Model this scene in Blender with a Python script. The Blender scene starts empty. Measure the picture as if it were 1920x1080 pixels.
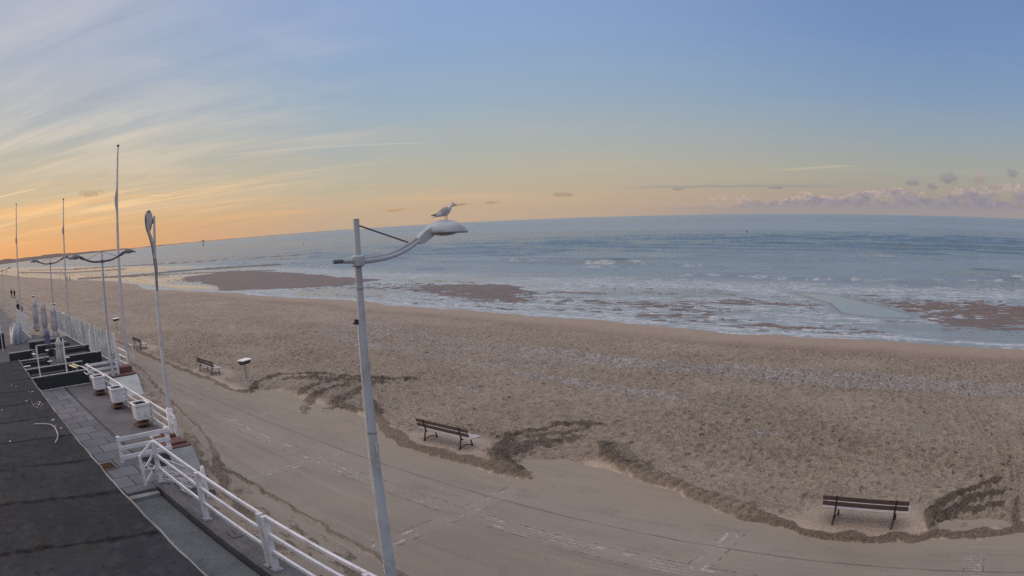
import bpy, bmesh, math, random
import numpy as np
from mathutils import Matrix, Vector
random.seed(7); rng=np.random.default_rng(7)
sc=bpy.context.scene
C=sc.collection
PI=math.pi
def R(d): return math.radians(d)
CAM_Z=7.0; SEA=-1.6; TZ=0.7

# ------------------------------------------------------------------ camera
# real lens of the webcam: barrel distortion theta = r/f (1 + a r^2)
def make_cam():
    pitch,roll=-0.0939,0.0443
    A=R(130.3); u=np.array([math.sin(A),math.cos(A)]); w=np.array([math.sin(A-PI/2),math.cos(A-PI/2)])
    cr,sr=math.cos(roll),math.sin(roll); cp,sp=math.cos(pitch),math.sin(pitch)
    Q=np.array([[1,0,0],[0,cp,-sp],[0,sp,cp]])@np.array([[cr,0,sr],[0,1,0],[-sr,0,cr]])
    M=np.array([[u[0],u[1],0],[w[0],w[1],0],[0,0,1]])@Q
    r,f,up=M[:,0],M[:,1],M[:,2]
    cd=bpy.data.cameras.new('camera'); c=bpy.data.objects.new('camera',cd); C.objects.link(c)
    c.matrix_world=Matrix(((r[0],up[0],-f[0],0),(r[1],up[1],-f[1],0),(r[2],up[2],-f[2],CAM_Z),(0,0,0,1)))
    cd.type='PANO'; cd.clip_start=.05; cd.clip_end=80000
    cd.panorama_type='FISHEYE_LENS_POLYNOMIAL'
    k=160/3
    cd.fisheye_polynomial_k0=0.0; cd.fisheye_polynomial_k1=-k/1361.513; cd.fisheye_polynomial_k2=0.0
    cd.fisheye_polynomial_k3=-(k**3)*0.1441e-6/1361.513; cd.fisheye_polynomial_k4=0.0
    cd.fisheye_fov=PI; cd.sensor_fit='HORIZONTAL'; cd.sensor_width=36; cd.sensor_height=20.25
    sc.camera=c
make_cam()

# ------------------------------------------------------------------ noise
def _h(ix,iy,seed):
    n=(ix.astype(np.int64)*374761393+iy.astype(np.int64)*668265263+seed*1274126177)&0xffffffff
    n=((n^(n>>13))*1274126177)&0xffffffff
    return ((n^(n>>16))&0xffffff)/float(0xffffff)
def vnoise(x,y,seed=0):
    ix=np.floor(x);iy=np.floor(y);fx=x-ix;fy=y-iy
    fx=fx*fx*fx*(fx*(fx*6-15)+10); fy=fy*fy*fy*(fy*(fy*6-15)+10)
    ix=ix.astype(np.int64);iy=iy.astype(np.int64)
    a=_h(ix,iy,seed);b=_h(ix+1,iy,seed);c=_h(ix,iy+1,seed);d=_h(ix+1,iy+1,seed)
    return (a*(1-fx)+b*fx)*(1-fy)+(c*(1-fx)+d*fx)*fy
def fbm(x,y,o=4,seed=0,g=.5):
    s=0;a=1;t=0
    for i in range(o):
        s=s+a*vnoise(x*2**i+13.7*i,y*2**i-7.1*i,seed+i); t+=a; a*=g
    return s/t
def sstep(a,b,x):
    t=np.clip((x-a)/(b-a),0,1); return t*t*(3-2*t)
def seg_dist(X,Y,pl):
    best=np.full(X.shape,1e9)
    for (x0,y0),(x1,y1) in zip(pl[:-1],pl[1:]):
        dx,dy=x1-x0,y1-y0; L=dx*dx+dy*dy+1e-9
        t=np.clip(((X-x0)*dx+(Y-y0)*dy)/L,0,1)
        best=np.minimum(best,np.hypot(X-x0-t*dx,Y-y0-t*dy))
    return best
def inside(X,Y,poly):
    r=np.zeros(X.shape,bool); n=len(poly)
    for i in range(n):
        x0,y0=poly[i];x1,y1=poly[(i+1)%n]
        if y0==y1: continue
        r^=((y0>Y)!=(y1>Y))&(X<(x1-x0)*(Y-y0)/(y1-y0)+x0)
    return r
def sdf(X,Y,poly):      # positive inside
    d=seg_dist(X,Y,poly+[poly[0]])
    return np.where(inside(X,Y,poly),d,-d)

# ------------------------------------------------------------------ materials
class NT:
    def __init__(s,nt): s.nt=nt
    def n(s,t,**k):
        x=s.nt.nodes.new(t)
        for a,b in k.items(): setattr(x,a,b)
        return x
    def l(s,a,b): s.nt.links.new(a,b)
    def put(s,sock,v):
        if v is None: return
        if hasattr(v,'is_linked') or isinstance(v,bpy.types.NodeSocket): s.l(v,sock)
        else: sock.default_value=v
    def m(s,op,a,b=None,c=None,clamp=False):
        x=s.n('ShaderNodeMath',operation=op,use_clamp=clamp)
        for i,v in enumerate((a,b,c)): s.put(x.inputs[i],v)
        return x.outputs[0]
    def ss(s,v,a,b,lo=0.,hi=1.,smooth=True):
        x=s.n('ShaderNodeMapRange',interpolation_type='SMOOTHSTEP' if smooth else 'LINEAR')
        for i,q in enumerate((v,a,b,lo,hi)): s.put(x.inputs[i],q)
        return x.outputs[0]
    def mix(s,f,a,b,bt='MIX'):
        x=s.n('ShaderNodeMix',data_type='RGBA',blend_type=bt)
        s.put(x.inputs[0],f); s.put(x.inputs[6],a); s.put(x.inputs[7],b); return x.outputs[2]
    def noise(s,v,scale,detail=4,rough=.55,dist=0.,out=0,dim='3D'):
        x=s.n('ShaderNodeTexNoise',noise_dimensions=dim); s.put(x.inputs['Vector'],v)
        x.inputs['Scale'].default_value=scale;x.inputs['Detail'].default_value=detail;x.inputs['Roughness'].default_value=rough
        x.inputs['Distortion'].default_value=dist
        return x.outputs[out]
    def vor(s,v,scale,feature='F1',out='Distance',rand=1.):
        x=s.n('ShaderNodeTexVoronoi',feature=feature); s.put(x.inputs['Vector'],v)
        x.inputs['Scale'].default_value=scale; x.inputs['Randomness'].default_value=rand
        return x.outputs[out]
    def map(s,v,sc_=(1,1,1),rot=(0,0,0),loc=(0,0,0)):
        x=s.n('ShaderNodeMapping'); s.put(x.inputs[0],v); x.inputs['Scale'].default_value=sc_;x.inputs['Rotation'].default_value=rot;x.inputs['Location'].default_value=loc
        return x.outputs[0]
    def ramp(s,v,stops,interp='LINEAR'):
        x=s.n('ShaderNodeValToRGB'); s.put(x.inputs[0],v); e=x.color_ramp; e.interpolation=interp
        while len(e.elements)<len(stops): e.elements.new(.5)
        for el,(p,c) in zip(e.elements,stops): el.position=p; el.color=(*c,1)
        return x.outputs[0]
    def attr(s,name): return s.n('ShaderNodeAttribute',attribute_name=name).outputs['Fac']
    def bump(s,h,dist,strength=1.,normal=None):
        x=s.n('ShaderNodeBump'); s.put(x.inputs['Height'],h); x.inputs['Distance'].default_value=dist; x.inputs['Strength'].default_value=strength
        if normal: s.l(normal,x.inputs['Normal'])
        return x.outputs[0]
def c4(c): return (*c,1)
def srgb(r,g,b):
    f=lambda v:(v/255/12.92 if v/255<=.04045 else ((v/255+.055)/1.055)**2.4)
    return (f(r),f(g),f(b))
def newmat(name):
    m=bpy.data.materials.new(name); m.use_nodes=True; nt=NT(m.node_tree)
    b=m.node_tree.nodes['Principled BSDF']; b.inputs['Specular IOR Level'].default_value=.3
    return m,nt,b
def coords(nt,kind='Object'): return nt.n('ShaderNodeTexCoord').outputs[kind]
def geo(nt): return nt.n('ShaderNodeNewGeometry').outputs['Position']
def paint(name,base,dark,rough=.5,scale=3.,amount=.35,grain=40.,bump=.002,metal=0.,rust=0.):
    m,nt,b=newmat(name); p=geo(nt)
    n1=nt.noise(p,scale,6,.65); n2=nt.noise(p,grain,3)
    f=nt.m('MULTIPLY',nt.ss(n1,.42,.75),amount)
    f=nt.m('ADD',f,nt.m('MULTIPLY',nt.ss(n2,.6,.8),amount*.5),clamp=True)
    cc=nt.mix(f,c4(base),c4(dark))
    if rust: cc=nt.mix(nt.m('MULTIPLY',nt.ss(nt.noise(nt.map(p,(1,1,.35)),9,4,.7),.60,.70),rust),cc,c4((.24,.12,.06)))
    nt.l(cc,b.inputs['Base Color'])
    nt.l(nt.ss(n1,.3,.8,rough-.08,rough+.12),b.inputs['Roughness']); b.inputs['Metallic'].default_value=metal
    nt.l(nt.bump(n2,bump),b.inputs['Normal'])
    return m
MAT={}
MAT['white']=paint('white_paint',(.68,.70,.76),(.32,.31,.30),.42,2.5,.55,25,.002,rust=.45)
MAT['white_wall']=paint('white_wall_paint',(.36,.40,.41),(.20,.21,.20),.7,1.5,.6,12,.004)
MAT['lamp']=paint('lamp_paint',(.34,.39,.46),(.20,.19,.19),.42,2.2,.75,40,.0012,rust=.35)
MAT['lamp_dark']=paint('lamp_paint_dark',(.10,.10,.13),(.05,.05,.06),.5,3,.3)
MAT['black']=paint('black_plastic',(.02,.02,.024),(.05,.05,.05),.5)
MAT['pole']=paint('flagpole_paint',(.50,.51,.56),(.26,.25,.25),.45,1.2,.6,20,.001)
MAT['iron']=paint('dark_cast_iron',(.035,.025,.028),(.07,.045,.035),.5,8,.5,60,.001)
MAT['bin_lid']=paint('bin_lid_white',(.82,.80,.80),(.5,.48,.46),.5,6,.3)
MAT['bin']=paint('bin_body_dark',(.07,.065,.09),(.03,.03,.03),.5)
MAT['steel']=paint('galvanised_steel',(.28,.29,.33),(.14,.14,.15),.4,6,.4,30,.001,.4)
MAT['panel_dark']=paint('dark_panel',(.030,.034,.037),(.048,.053,.055),.42,1.5,.5)
MAT['deck_dark']=paint('dark_deck',(.048,.050,.056),(.075,.075,.078),.7,1.,.6,8,.004)
MAT['fabric']=paint('grey_fabric',(.43,.43,.45),(.29,.29,.31),.9,5,.5,90,.002)
MAT['fabric_purple']=paint('mauve_fabric',(.16,.14,.24),(.09,.07,.15),.85,5,.5,60,.002)
MAT['tarp']=paint('grey_tarp',(.26,.31,.37),(.14,.17,.2),.6,4,.6,30,.01)
MAT['soil']=paint('dark_soil',(.035,.03,.03),(.01,.01,.01),.95,12,.8,60,.02)
MAT['brick']=paint('brown_brick_blocks',(.13,.085,.06),(.05,.04,.04),.9,10,.8,40,.006)
MAT['cap']=paint('red_brown_brick',(.14,.075,.07),(.05,.04,.045),.9,9,.7,40,.006)
MAT['yellow']=paint('yellow_wood',(.62,.58,.32),(.35,.32,.2),.7,6,.4)
MAT['blue']=paint('blue_print',(.03,.06,.17),(.02,.03,.08),.5)
MAT['sign_white']=paint('sign_white',(.50,.54,.66),(.32,.34,.42),.5)
MAT['mauve']=paint('mauve_print',(.22,.13,.22),(.16,.1,.2),.5)
MAT['gull_white']=paint('gull_white_feathers',(.52,.52,.56),(.36,.36,.42),.8,30,.4,120,.001)
MAT['gull_grey']=paint('gull_grey_feathers',(.36,.37,.42),(.27,.28,.33),.8,30,.4,120,.001)
MAT['gull_dark']=paint('gull_dark_feathers',(.045,.035,.04),(.02,.02,.02),.8,30,.4)
MAT['gull_red']=paint('gull_red_skin',(.22,.06,.05),(.1,.03,.03),.6,30,.4)
MAT['skin']=paint('skin',(.42,.26,.19),(.35,.2,.15),.6)
MAT['coat']=paint('dark_coat',(.025,.022,.03),(.045,.04,.05),.9)
MAT['coat2']=paint('brown_coat',(.07,.035,.035),(.045,.03,.03),.9)
MAT['trouser']=paint('dark_trousers',(.03,.03,.045),(.02,.02,.03),.9)
MAT['hair']=paint('dark_hair',(.02,.014,.01),(.03,.02,.02),.8)
MAT['shell']=paint('pale_shell',(.45,.42,.42),(.3,.28,.27),.8,20,.5)
MAT['hose']=paint('pale_hose',(.33,.33,.29),(.2,.2,.18),.6,9,.4)
MAT['hill']=paint('distant_wooded_hill',(.16,.125,.11),(.20,.16,.14),1.,.004,.6,.02,.0)
MAT['house_wall']=paint('distant_house_wall',(.16,.14,.15),(.1,.09,.1),.9)
MAT['house_roof']=paint('distant_house_roof',(.06,.045,.045),(.04,.03,.03),.9)
MAT['rust']=paint('rusty_grate',(.11,.055,.035),(.04,.025,.02),.9,15,.8,60,.004)
def wood(name,base,dark,rough=.7):
    m,nt,b=newmat(name); p=coords(nt)
    g=nt.noise(nt.map(p,(1.2,22,22)),3,6,.7); g2=nt.noise(p,2.5,4)
    f=nt.m('ADD',nt.m('MULTIPLY',nt.ss(g,.4,.7),.7),nt.m('MULTIPLY',nt.ss(g2,.45,.7),.3))
    nt.l(nt.mix(f,c4(base),c4(dark)),b.inputs['Base Color']); b.inputs['Roughness'].default_value=rough
    nt.l(nt.bump(g,.004),b.inputs['Normal']); return m
MAT['wood_back']=wood('dark_backrest_wood',(.085,.066,.062),(.045,.035,.033),.7)
MAT['wood_seat']=wood('pale_seat_wood',(.46,.41,.42),(.27,.23,.23),.6)
def concrete(name,base,dark,light,scale=1.,rough=.8,lichen=.2):
    m,nt,b=newmat(name); p=geo(nt)
    n1=nt.noise(p,.5*scale,7,.62); n2=nt.noise(p,7*scale,5,.7); n3=nt.noise(p,60,3,.6)
    c=nt.mix(nt.ss(n1,.35,.65),c4(base),c4(dark))
    c=nt.mix(nt.m('MULTIPLY',nt.ss(n2,.52,.72),.5),c,c4(light))
    c=nt.mix(nt.m('MULTIPLY',nt.ss(n2,.46,.3),.6),c,c4(tuple(v*.5 for v in dark)))
    spots=nt.ss(nt.noise(p,28,2,.5),.66,.72)
    c=nt.mix(nt.m('MULTIPLY',spots,lichen),c,c4((.02,.02,.02)))
    nt.l(c,b.inputs['Base Color']); nt.l(nt.ss(n1,.3,.7,rough-.12,rough+.1),b.inputs['Roughness'])
    h=nt.m('ADD',nt.m('MULTIPLY',n2,.6),nt.m('MULTIPLY',n3,.4))
    nt.l(nt.bump(h,.01),b.inputs['Normal']); return m
MAT['terrace']=concrete('terrace_concrete',(.125,.122,.135),(.085,.085,.098),(.18,.17,.17),1.2)
MAT['ramp']=concrete('ramp_concrete',(.105,.125,.138),(.065,.078,.090),(.15,.17,.18),.9,.75,.4)
MAT['kerb']=concrete('kerb_concrete',(.14,.14,.15),(.09,.09,.10),(.22,.21,.21),1.5)
MAT['stone']=concrete('rubble_stone',(.26,.26,.28),(.14,.14,.15),(.36,.35,.36),2.)
MAT['facade']=concrete('facade_render',(.3,.29,.28),(.2,.2,.2),(.4,.4,.38),1.)
# paving slabs
def paving():
    m,nt,b=newmat('paving_slabs'); p=geo(nt)
    warp=nt.n('ShaderNodeVectorMath',operation='ADD'); nt.l(p,warp.inputs[0])
    nz=nt.n('ShaderNodeTexNoise'); nt.l(p,nz.inputs['Vector']); nz.inputs['Scale'].default_value=1.7
    sc2=nt.n('ShaderNodeVectorMath',operation='SCALE'); nt.l(nz.outputs['Color'],sc2.inputs[0]); sc2.inputs['Scale'].default_value=.08
    nt.l(sc2.outputs[0],warp.inputs[1]); v=nt.map(warp.outputs[0],(1,1,1),(0,0,PI/2))
    br=nt.n('ShaderNodeTexBrick'); nt.l(v,br.inputs['Vector']); br.offset=.5
    br.inputs['Scale'].default_value=1; br.inputs['Mortar Size'].default_value=.022; br.inputs['Mortar Smooth'].default_value=.3
    br.inputs['Brick Width'].default_value=1.05; br.inputs['Row Height'].default_value=.92
    br.inputs['Color1'].default_value=(.15,.155,.18,1); br.inputs['Color2'].default_value=(.10,.105,.125,1); br.inputs['Mortar'].default_value=(.02,.02,.022,1)
    n1=nt.noise(p,.8,6,.6); n2=nt.noise(p,9,5,.7)
    c=nt.mix(nt.m('MULTIPLY',nt.ss(n2,.5,.7),.4),br.outputs[0],c4((.19,.18,.18)))
    c=nt.mix(nt.m('MULTIPLY',nt.ss(n1,.5,.7),.5),c,c4((.065,.067,.075)))
    blot=nt.ss(nt.vor(p,1.7),.12,.07); blot=nt.m('MULTIPLY',blot,nt.ss(nt.noise(p,.6,2),.5,.6))
    c=nt.mix(nt.m('MULTIPLY',blot,.8),c,c4((.30,.28,.24)))
    nt.l(c,b.inputs['Base Color']); b.inputs['Roughness'].default_value=.75
    h=nt.m('ADD',nt.m('MULTIPLY',br.outputs['Fac'],-1.),nt.m('MULTIPLY',n2,.35))
    nt.l(nt.bump(h,.012),b.inputs['Normal']); return m
MAT['paving']=paving()
# bitumen roof: felt strips laid across, overlaps every ~1.9 m, grit
def bitumen():
    m,nt,b=newmat('bitumen_roof_felt'); p=geo(nt)
    s=nt.n('ShaderNodeSeparateXYZ'); nt.l(p,s.inputs[0])
    n0=nt.noise(p,.55,5,.6); x=nt.m('ADD',s.outputs[0],nt.m('MULTIPLY',nt.m('SUBTRACT',n0,.5),.55)); x=nt.m('ADD',x,nt.m('MULTIPLY',s.outputs[1],-.12))
    fr=nt.m('FRACT',nt.m('DIVIDE',nt.m('ADD',x,40.15),2.02))
    n1=nt.noise(p,5,6,.75); n2=nt.noise(p,55,3,.7); n3=nt.noise(p,.9,4,.6)
    wd=nt.m('ADD',nt.ss(n3,.35,.7,.012,.13),nt.m('MULTIPLY',nt.m('SUBTRACT',n1,.5),.10))
    seam=nt.m('SUBTRACT',1.,nt.ss(nt.m('ABSOLUTE',nt.m('SUBTRACT',fr,.5)),0.,wd))
    seam=nt.m('MULTIPLY',seam,nt.ss(n1,.38,.58,.65,1.))
    cell=nt.m('FLOOR',nt.m('DIVIDE',nt.m('ADD',x,41.16),2.02)); wn=nt.n('ShaderNodeTexWhiteNoise',noise_dimensions='1D'); nt.l(cell,wn.inputs['W'])
    c=nt.mix(nt.ss(n3,.35,.65),c4((.030,.034,.044)),c4((.045,.050,.063)))
    c=nt.mix(nt.m('MULTIPLY',wn.outputs[0],.7),c,c4((.020,.022,.028)))
    c=nt.mix(nt.m('MULTIPLY',nt.ss(n2,.55,.75),.6),c,c4((.085,.088,.10)))
    moss=nt.m('MULTIPLY',nt.ss(nt.noise(p,1.1,5,.65),.56,.68),.5); c=nt.mix(moss,c,c4((.035,.036,.022)))
    c=nt.mix(nt.m('MULTIPLY',nt.ss(n1,.58,.66),.75),c,c4((.007,.007,.009)))
    c=nt.mix(nt.m('MULTIPLY',nt.ss(nt.noise(p,1.9,7,.75),.52,.62),.45),c,c4((.055,.06,.07)))
    c=nt.mix(nt.m('MULTIPLY',seam,.92),c,c4((.006,.006,.008)))
    b.inputs['Specular IOR Level'].default_value=.07; nt.l(c,b.inputs['Base Color']); nt.l(nt.ss(n1,.3,.7,.6,.95),b.inputs['Roughness'])
    h=nt.m('ADD',nt.m('MULTIPLY',n2,.35),nt.m('ADD',nt.m('MULTIPLY',n1,.9),nt.m('MULTIPLY',fr,1.2)))
    nt.l(nt.bump(h,.03),b.inputs['Normal']); return m
MAT['bitumen']=bitumen()
# sand with drift / shell / wet attributes
def sand():
    m,nt,b=newmat('beach_sand'); p=geo(nt)
    drift=nt.attr('drift'); shell=nt.attr('shell'); wet=nt.attr('wet'); rough=nt.attr('rough'); mud=nt.attr('mud')
    n1=nt.noise(p,.22,5,.6); n2=nt.noise(p,2.2,6,.7); n3=nt.noise(p,14,5,.7); nf=nt.noise(p,70,2,.6)
    c=nt.mix(nt.ss(n1,.32,.68),c4((.30,.25,.205)),c4((.37,.315,.262)))
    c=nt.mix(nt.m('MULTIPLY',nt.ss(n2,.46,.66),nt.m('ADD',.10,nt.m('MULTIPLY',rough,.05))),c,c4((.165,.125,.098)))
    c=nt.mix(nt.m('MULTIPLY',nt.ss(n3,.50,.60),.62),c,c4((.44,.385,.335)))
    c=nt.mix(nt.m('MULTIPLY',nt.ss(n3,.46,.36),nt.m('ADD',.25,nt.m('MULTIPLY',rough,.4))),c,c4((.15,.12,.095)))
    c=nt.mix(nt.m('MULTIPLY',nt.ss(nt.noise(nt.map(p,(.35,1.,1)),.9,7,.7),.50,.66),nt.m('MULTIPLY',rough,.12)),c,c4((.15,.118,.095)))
    # dark specks paint in foot-pit shade, then scattered light chips of shell everywhere
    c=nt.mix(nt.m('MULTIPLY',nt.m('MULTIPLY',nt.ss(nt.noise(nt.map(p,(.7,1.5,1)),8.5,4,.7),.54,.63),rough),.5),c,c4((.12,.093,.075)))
    v=nt.vor(p,5.5); chips=nt.m('MULTIPLY',nt.ss(v,.16,.07),nt.ss(nt.noise(p,.35,3),.48,.62,.0,.9)); chips=nt.m('MULTIPLY',chips,rough)
    c=nt.mix(nt.m('MULTIPLY',chips,.7),c,c4((.52,.50,.50)))
    # shell / shingle beds
    v2=nt.vor(p,8.5,out='Color'); sx=nt.n('ShaderNodeSeparateColor'); nt.l(v2,sx.inputs[0])
    vd=nt.vor(p,8.5); 
    shc=nt.mix(sx.outputs[0],c4((.38,.365,.365)),c4((.58,.57,.61)))
    shc=nt.mix(nt.ss(vd,.35,.7),shc,c4((.29,.255,.235)))
    sm=nt.m('MULTIPLY',shell,nt.ss(nt.noise(p,1.3,6,.7),.30,.62,.25,1.)); sm=nt.ss(sm,.22,.80)
    c=nt.mix(nt.m('MULTIPLY',sm,.85),c,shc)
    c=nt.mix(nt.m('MULTIPLY',drift,.93),c,nt.mix(nt.ss(n3,.35,.65),c4((.050,.039,.031)),c4((.135,.107,.084))))
    c=nt.mix(nt.m('MULTIPLY',wet,.75),c,nt.mix(nt.ss(n2,.35,.65),c4((.275,.205,.155)),c4((.225,.168,.13))))
    c=nt.mix(nt.m('MULTIPLY',mud,.8),c,nt.mix(nt.ss(nt.noise(p,.5,6,.7),.40,.62),c4((.115,.078,.068)),c4((.07,.06,.062))))
    nt.l(c,b.inputs['Base Color'])
    nt.l(nt.m('SUBTRACT',nt.m('SUBTRACT',.92,nt.m('MULTIPLY',wet,.25)),nt.m('MULTIPLY',mud,.12)),b.inputs['Roughness'])
    pits=nt.ss(nt.vor(nt.map(p,(1,1.25,1)),3.1),.05,.42)
    h=nt.m('ADD',nt.m('MULTIPLY',n3,.45),nt.m('MULTIPLY',n2,1.2)); h=nt.m('ADD',h,nt.m('MULTIPLY',nf,.12)); h=nt.m('ADD',h,nt.m('MULTIPLY',pits,nt.m('MULTIPLY',rough,.75)))
    h=nt.m('ADD',h,nt.m('MULTIPLY',nt.m('MULTIPLY',vd,sm),-.7))
    amp=nt.m('ADD',.14,nt.m('MULTIPLY',rough,.86)); h=nt.m('MULTIPLY',h,amp)
    nt.l(nt.bump(h,.20),b.inputs['Normal']); return m
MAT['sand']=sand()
# promenade concrete with setts joints and blown sand
def promenade():
    m,nt,b=newmat('promenade_concrete'); p=geo(nt)
    s=nt.n('ShaderNodeSeparateXYZ'); nt.l(p,s.inputs[0]); X,Y=s.outputs[0],s.outputs[1]
    n1=nt.noise(nt.map(p,(.35,.8,1)),.45,6,.6); n2=nt.noise(p,3.,6,.7); n3=nt.noise(p,22,5,.7); nb=nt.noise(p,.9,5,.65)
    wob=nt.m('MULTIPLY',nt.m('SUBTRACT',nt.noise(p,.7,4),.5),.14)
    Xw=nt.m('ADD',X,wob);Yw=nt.m('ADD',Y,wob)
    c=nt.mix(nt.ss(n1,.33,.67),c4((.250,.226,.192)),c4((.198,.181,.155)))
    # slab to slab tint
    cx=nt.m('FLOOR',nt.m('DIVIDE',nt.m('ADD',Xw,63.6-1.16),6.36)); cy=nt.m('FLOOR',nt.m('ADD',nt.m('MULTIPLY',nt.m('SUBTRACT',Yw,11.35),.3),.0))
    cv=nt.n('ShaderNodeCombineXYZ'); nt.l(cx,cv.inputs[0]); nt.l(cy,cv.inputs[1]); wn=nt.n('ShaderNodeTexWhiteNoise',noise_dimensions='2D'); nt.l(cv.outputs[0],wn.inputs['Vector'])
    c=nt.mix(nt.m('MULTIPLY',wn.outputs[0],.55),c,c4((.215,.18,.152)))
    c=nt.mix(nt.m('MULTIPLY',nt.ss(n2,.55,.75),.25),c,c4((.26,.25,.24)))
    sandy=nt.m('MULTIPLY',nt.ss(nt.noise(nt.map(p,(.5,1.4,1)),.6,7,.65),.50,.70),.75); sandy=nt.m('MAXIMUM',sandy,nt.m('MULTIPLY',nt.ss(nt.m('ADD',Y,nt.m('MULTIPLY',nt.noise(p,1.1,6,.7),2.2)),13.9,15.3),.95)); c=nt.mix(sandy,c,c4((.245,.212,.175)))
    strk=nt.noise(nt.map(p,(.10,2.6,1)),1.1,6,.65); c=nt.mix(nt.m('MULTIPLY',nt.ss(strk,.54,.68),.38),c,c4((.145,.125,.108))); c=nt.mix(nt.m('MULTIPLY',nt.ss(strk,.44,.32),.30),c,c4((.30,.275,.235)))
    # stone strips
    def strip(coord,period,off,half):
        f=nt.m('ABSOLUTE',nt.m('SUBTRACT',nt.m('FRACT',nt.m('ADD',nt.m('DIVIDE',nt.m('SUBTRACT',coord,off),period),.5)),.5))
        return nt.m('MULTIPLY',f,period)
    dx=strip(Xw,6.36,1.16,.2); dy=nt.m('ABSOLUTE',nt.m('SUBTRACT',Yw,11.38)); dy2=nt.m('ABSOLUTE',nt.m('SUBTRACT',Yw,12.62))
    dxe=nt.m('ADD',dx,nt.m('MULTIPLY',nt.ss(Y,13.4,14.2),5.)); dxe=nt.m('ADD',dxe,nt.m('MULTIPLY',nt.ss(Y,8.6,7.6),5.))
    d=nt.m('MINIMUM',dxe,dy)
    inst=nt.ss(d,.30,.24); patch=nt.m('MULTIPLY',inst,nt.ss(nb,.45,.60,.22,1.))
    br=nt.n('ShaderNodeTexBrick'); nt.l(p,br.inputs['Vector']); br.inputs['Scale'].default_value=3.2; br.inputs['Mortar Size'].default_value=.05
    br.inputs['Color1'].default_value=(.36,.34,.33,1);br.inputs['Color2'].default_value=(.20,.185,.175,1);br.inputs['Mortar'].default_value=(.07,.06,.055,1); br.inputs['Brick Width'].default_value=.9; br.inputs['Row Height'].default_value=.4
    c=nt.mix(nt.m('MULTIPLY',nt.ss(d,.42,.16),nt.m('ADD',.10,nt.m('MULTIPLY',nt.ss(nb,.42,.60),.25))),c,c4((.33,.31,.285)))
    c=nt.mix(nt.m('MULTIPLY',patch,.34),c,br.outputs[0])
    edge=nt.m('MULTIPLY',nt.m('MULTIPLY',nt.ss(nt.m('ABSOLUTE',nt.m('SUBTRACT',d,.27)),.035,.01),nt.ss(n2,.48,.58)),.7)
    c=nt.mix(edge,c,c4((.06,.05,.045)))
    light=nt.m('MULTIPLY',nt.m('MULTIPLY',nt.ss(nt.m('ABSOLUTE',nt.m('SUBTRACT',d,.13)),.05,.02),nt.ss(nt.noise(p,1.6,5,.6),.55,.62)),.75)
    c=nt.mix(light,c,c4((.42,.41,.41)))
    crack=nt.m('MULTIPLY',nt.ss(nt.m('ADD',dy2,nt.m('MULTIPLY',n2,.03)),.05,.02),nt.ss(nt.noise(p,.8,5),.40,.56,.30,.62)); c=nt.mix(crack,c,c4((.055,.047,.04)))
    c=nt.mix(nt.m('MULTIPLY',nt.ss(nt.noise(p,9,2),.70,.74),.5),c,c4((.07,.06,.055)))
    c=nt.mix(nt.m('MULTIPLY',nt.ss(n3,.52,.66),.22),c,c4((.34,.31,.27))); c=nt.mix(nt.m('MULTIPLY',nt.ss(n3,.46,.34),.30),c,c4((.12,.105,.09)))
    c=nt.mix(nt.m('MULTIPLY',nt.ss(nt.noise(nt.map(p,(.6,1.,1)),1.3,7,.75),.54,.62),.25),c,c4((.135,.115,.10)))
    nt.l(c,b.inputs['Base Color']); nt.l(nt.ss(n1,.3,.7,.7,.9),b.inputs['Roughness'])
    h=nt.m('ADD',nt.m('MULTIPLY',n3,.35),nt.m('MULTIPLY',n2,.9)); h=nt.m('SUBTRACT',h,nt.m('MULTIPLY',crack,1.5)); h=nt.m('ADD',h,nt.m('MULTIPLY',nt.m('MULTIPLY',patch,br.outputs['Fac']),-.5))
    nt.l(nt.bump(h,.016),b.inputs['Normal']); return m
MAT['promenade']=promenade()
def sea():
    m,nt,b=newmat('sea_water'); p=geo(nt)
    calm=nt.attr('calm'); foam_glint=nt.attr('foam_glint')
    ps=nt.map(p,(.42,1.,1.))
    n1=nt.noise(ps,.10,6,.62); n2=nt.noise(ps,.55,6,.65); n3=nt.noise(nt.map(p,(.6,1,1)),2.6,5,.65)
    big=nt.noise(nt.map(p,(.0012,.006,1)),1.,6,.6)
    c=nt.mix(nt.ss(big,.46,.56),c4((.09,.15,.205)),c4((.175,.235,.285)))
    c=nt.mix(nt.m('MULTIPLY',calm,.75),c,c4((.20,.235,.25)))
    c=nt.mix(nt.m('MULTIPLY',foam_glint,nt.ss(n3,.38,.58,.15,.95)),c,c4((.52,.56,.61)))
    nt.l(c,b.inputs['Base Color']); b.inputs['IOR'].default_value=1.33; b.inputs['Specular IOR Level'].default_value=.5
    r=nt.ss(calm,0,1,.16,.05); r=nt.m('ADD',r,nt.m('MULTIPLY',nt.ss(big,.42,.62),.10)); r=nt.m('ADD',r,nt.m('MULTIPLY',foam_glint,.5)); nt.l(r,b.inputs['Roughness'])
    h=nt.m('ADD',nt.m('MULTIPLY',n1,2.2),nt.m('ADD',nt.m('MULTIPLY',n2,.9),nt.m('MULTIPLY',n3,.22)))
    h=nt.m('MULTIPLY',h,nt.ss(calm,.4,1,1.,.03,smooth=False))
    nt.l(nt.bump(h,.8),b.inputs['Normal']); return m
MAT['sea']=sea()
def glass():
    m,nt,b=newmat('frosted_screen_glass'); p=geo(nt)
    n=nt.noise(p,1.3,4,.6)
    nt.l(nt.mix(nt.ss(n,.4,.6),c4((.50,.60,.66)),c4((.34,.43,.49))),b.inputs['Base Color'])
    b.inputs['Roughness'].default_value=.18; b.inputs['Specular IOR Level'].default_value=.6
    nt.l(nt.ss(n,.35,.65,.55,.80),b.inputs['Alpha']); return m
MAT['glass']=glass()

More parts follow.
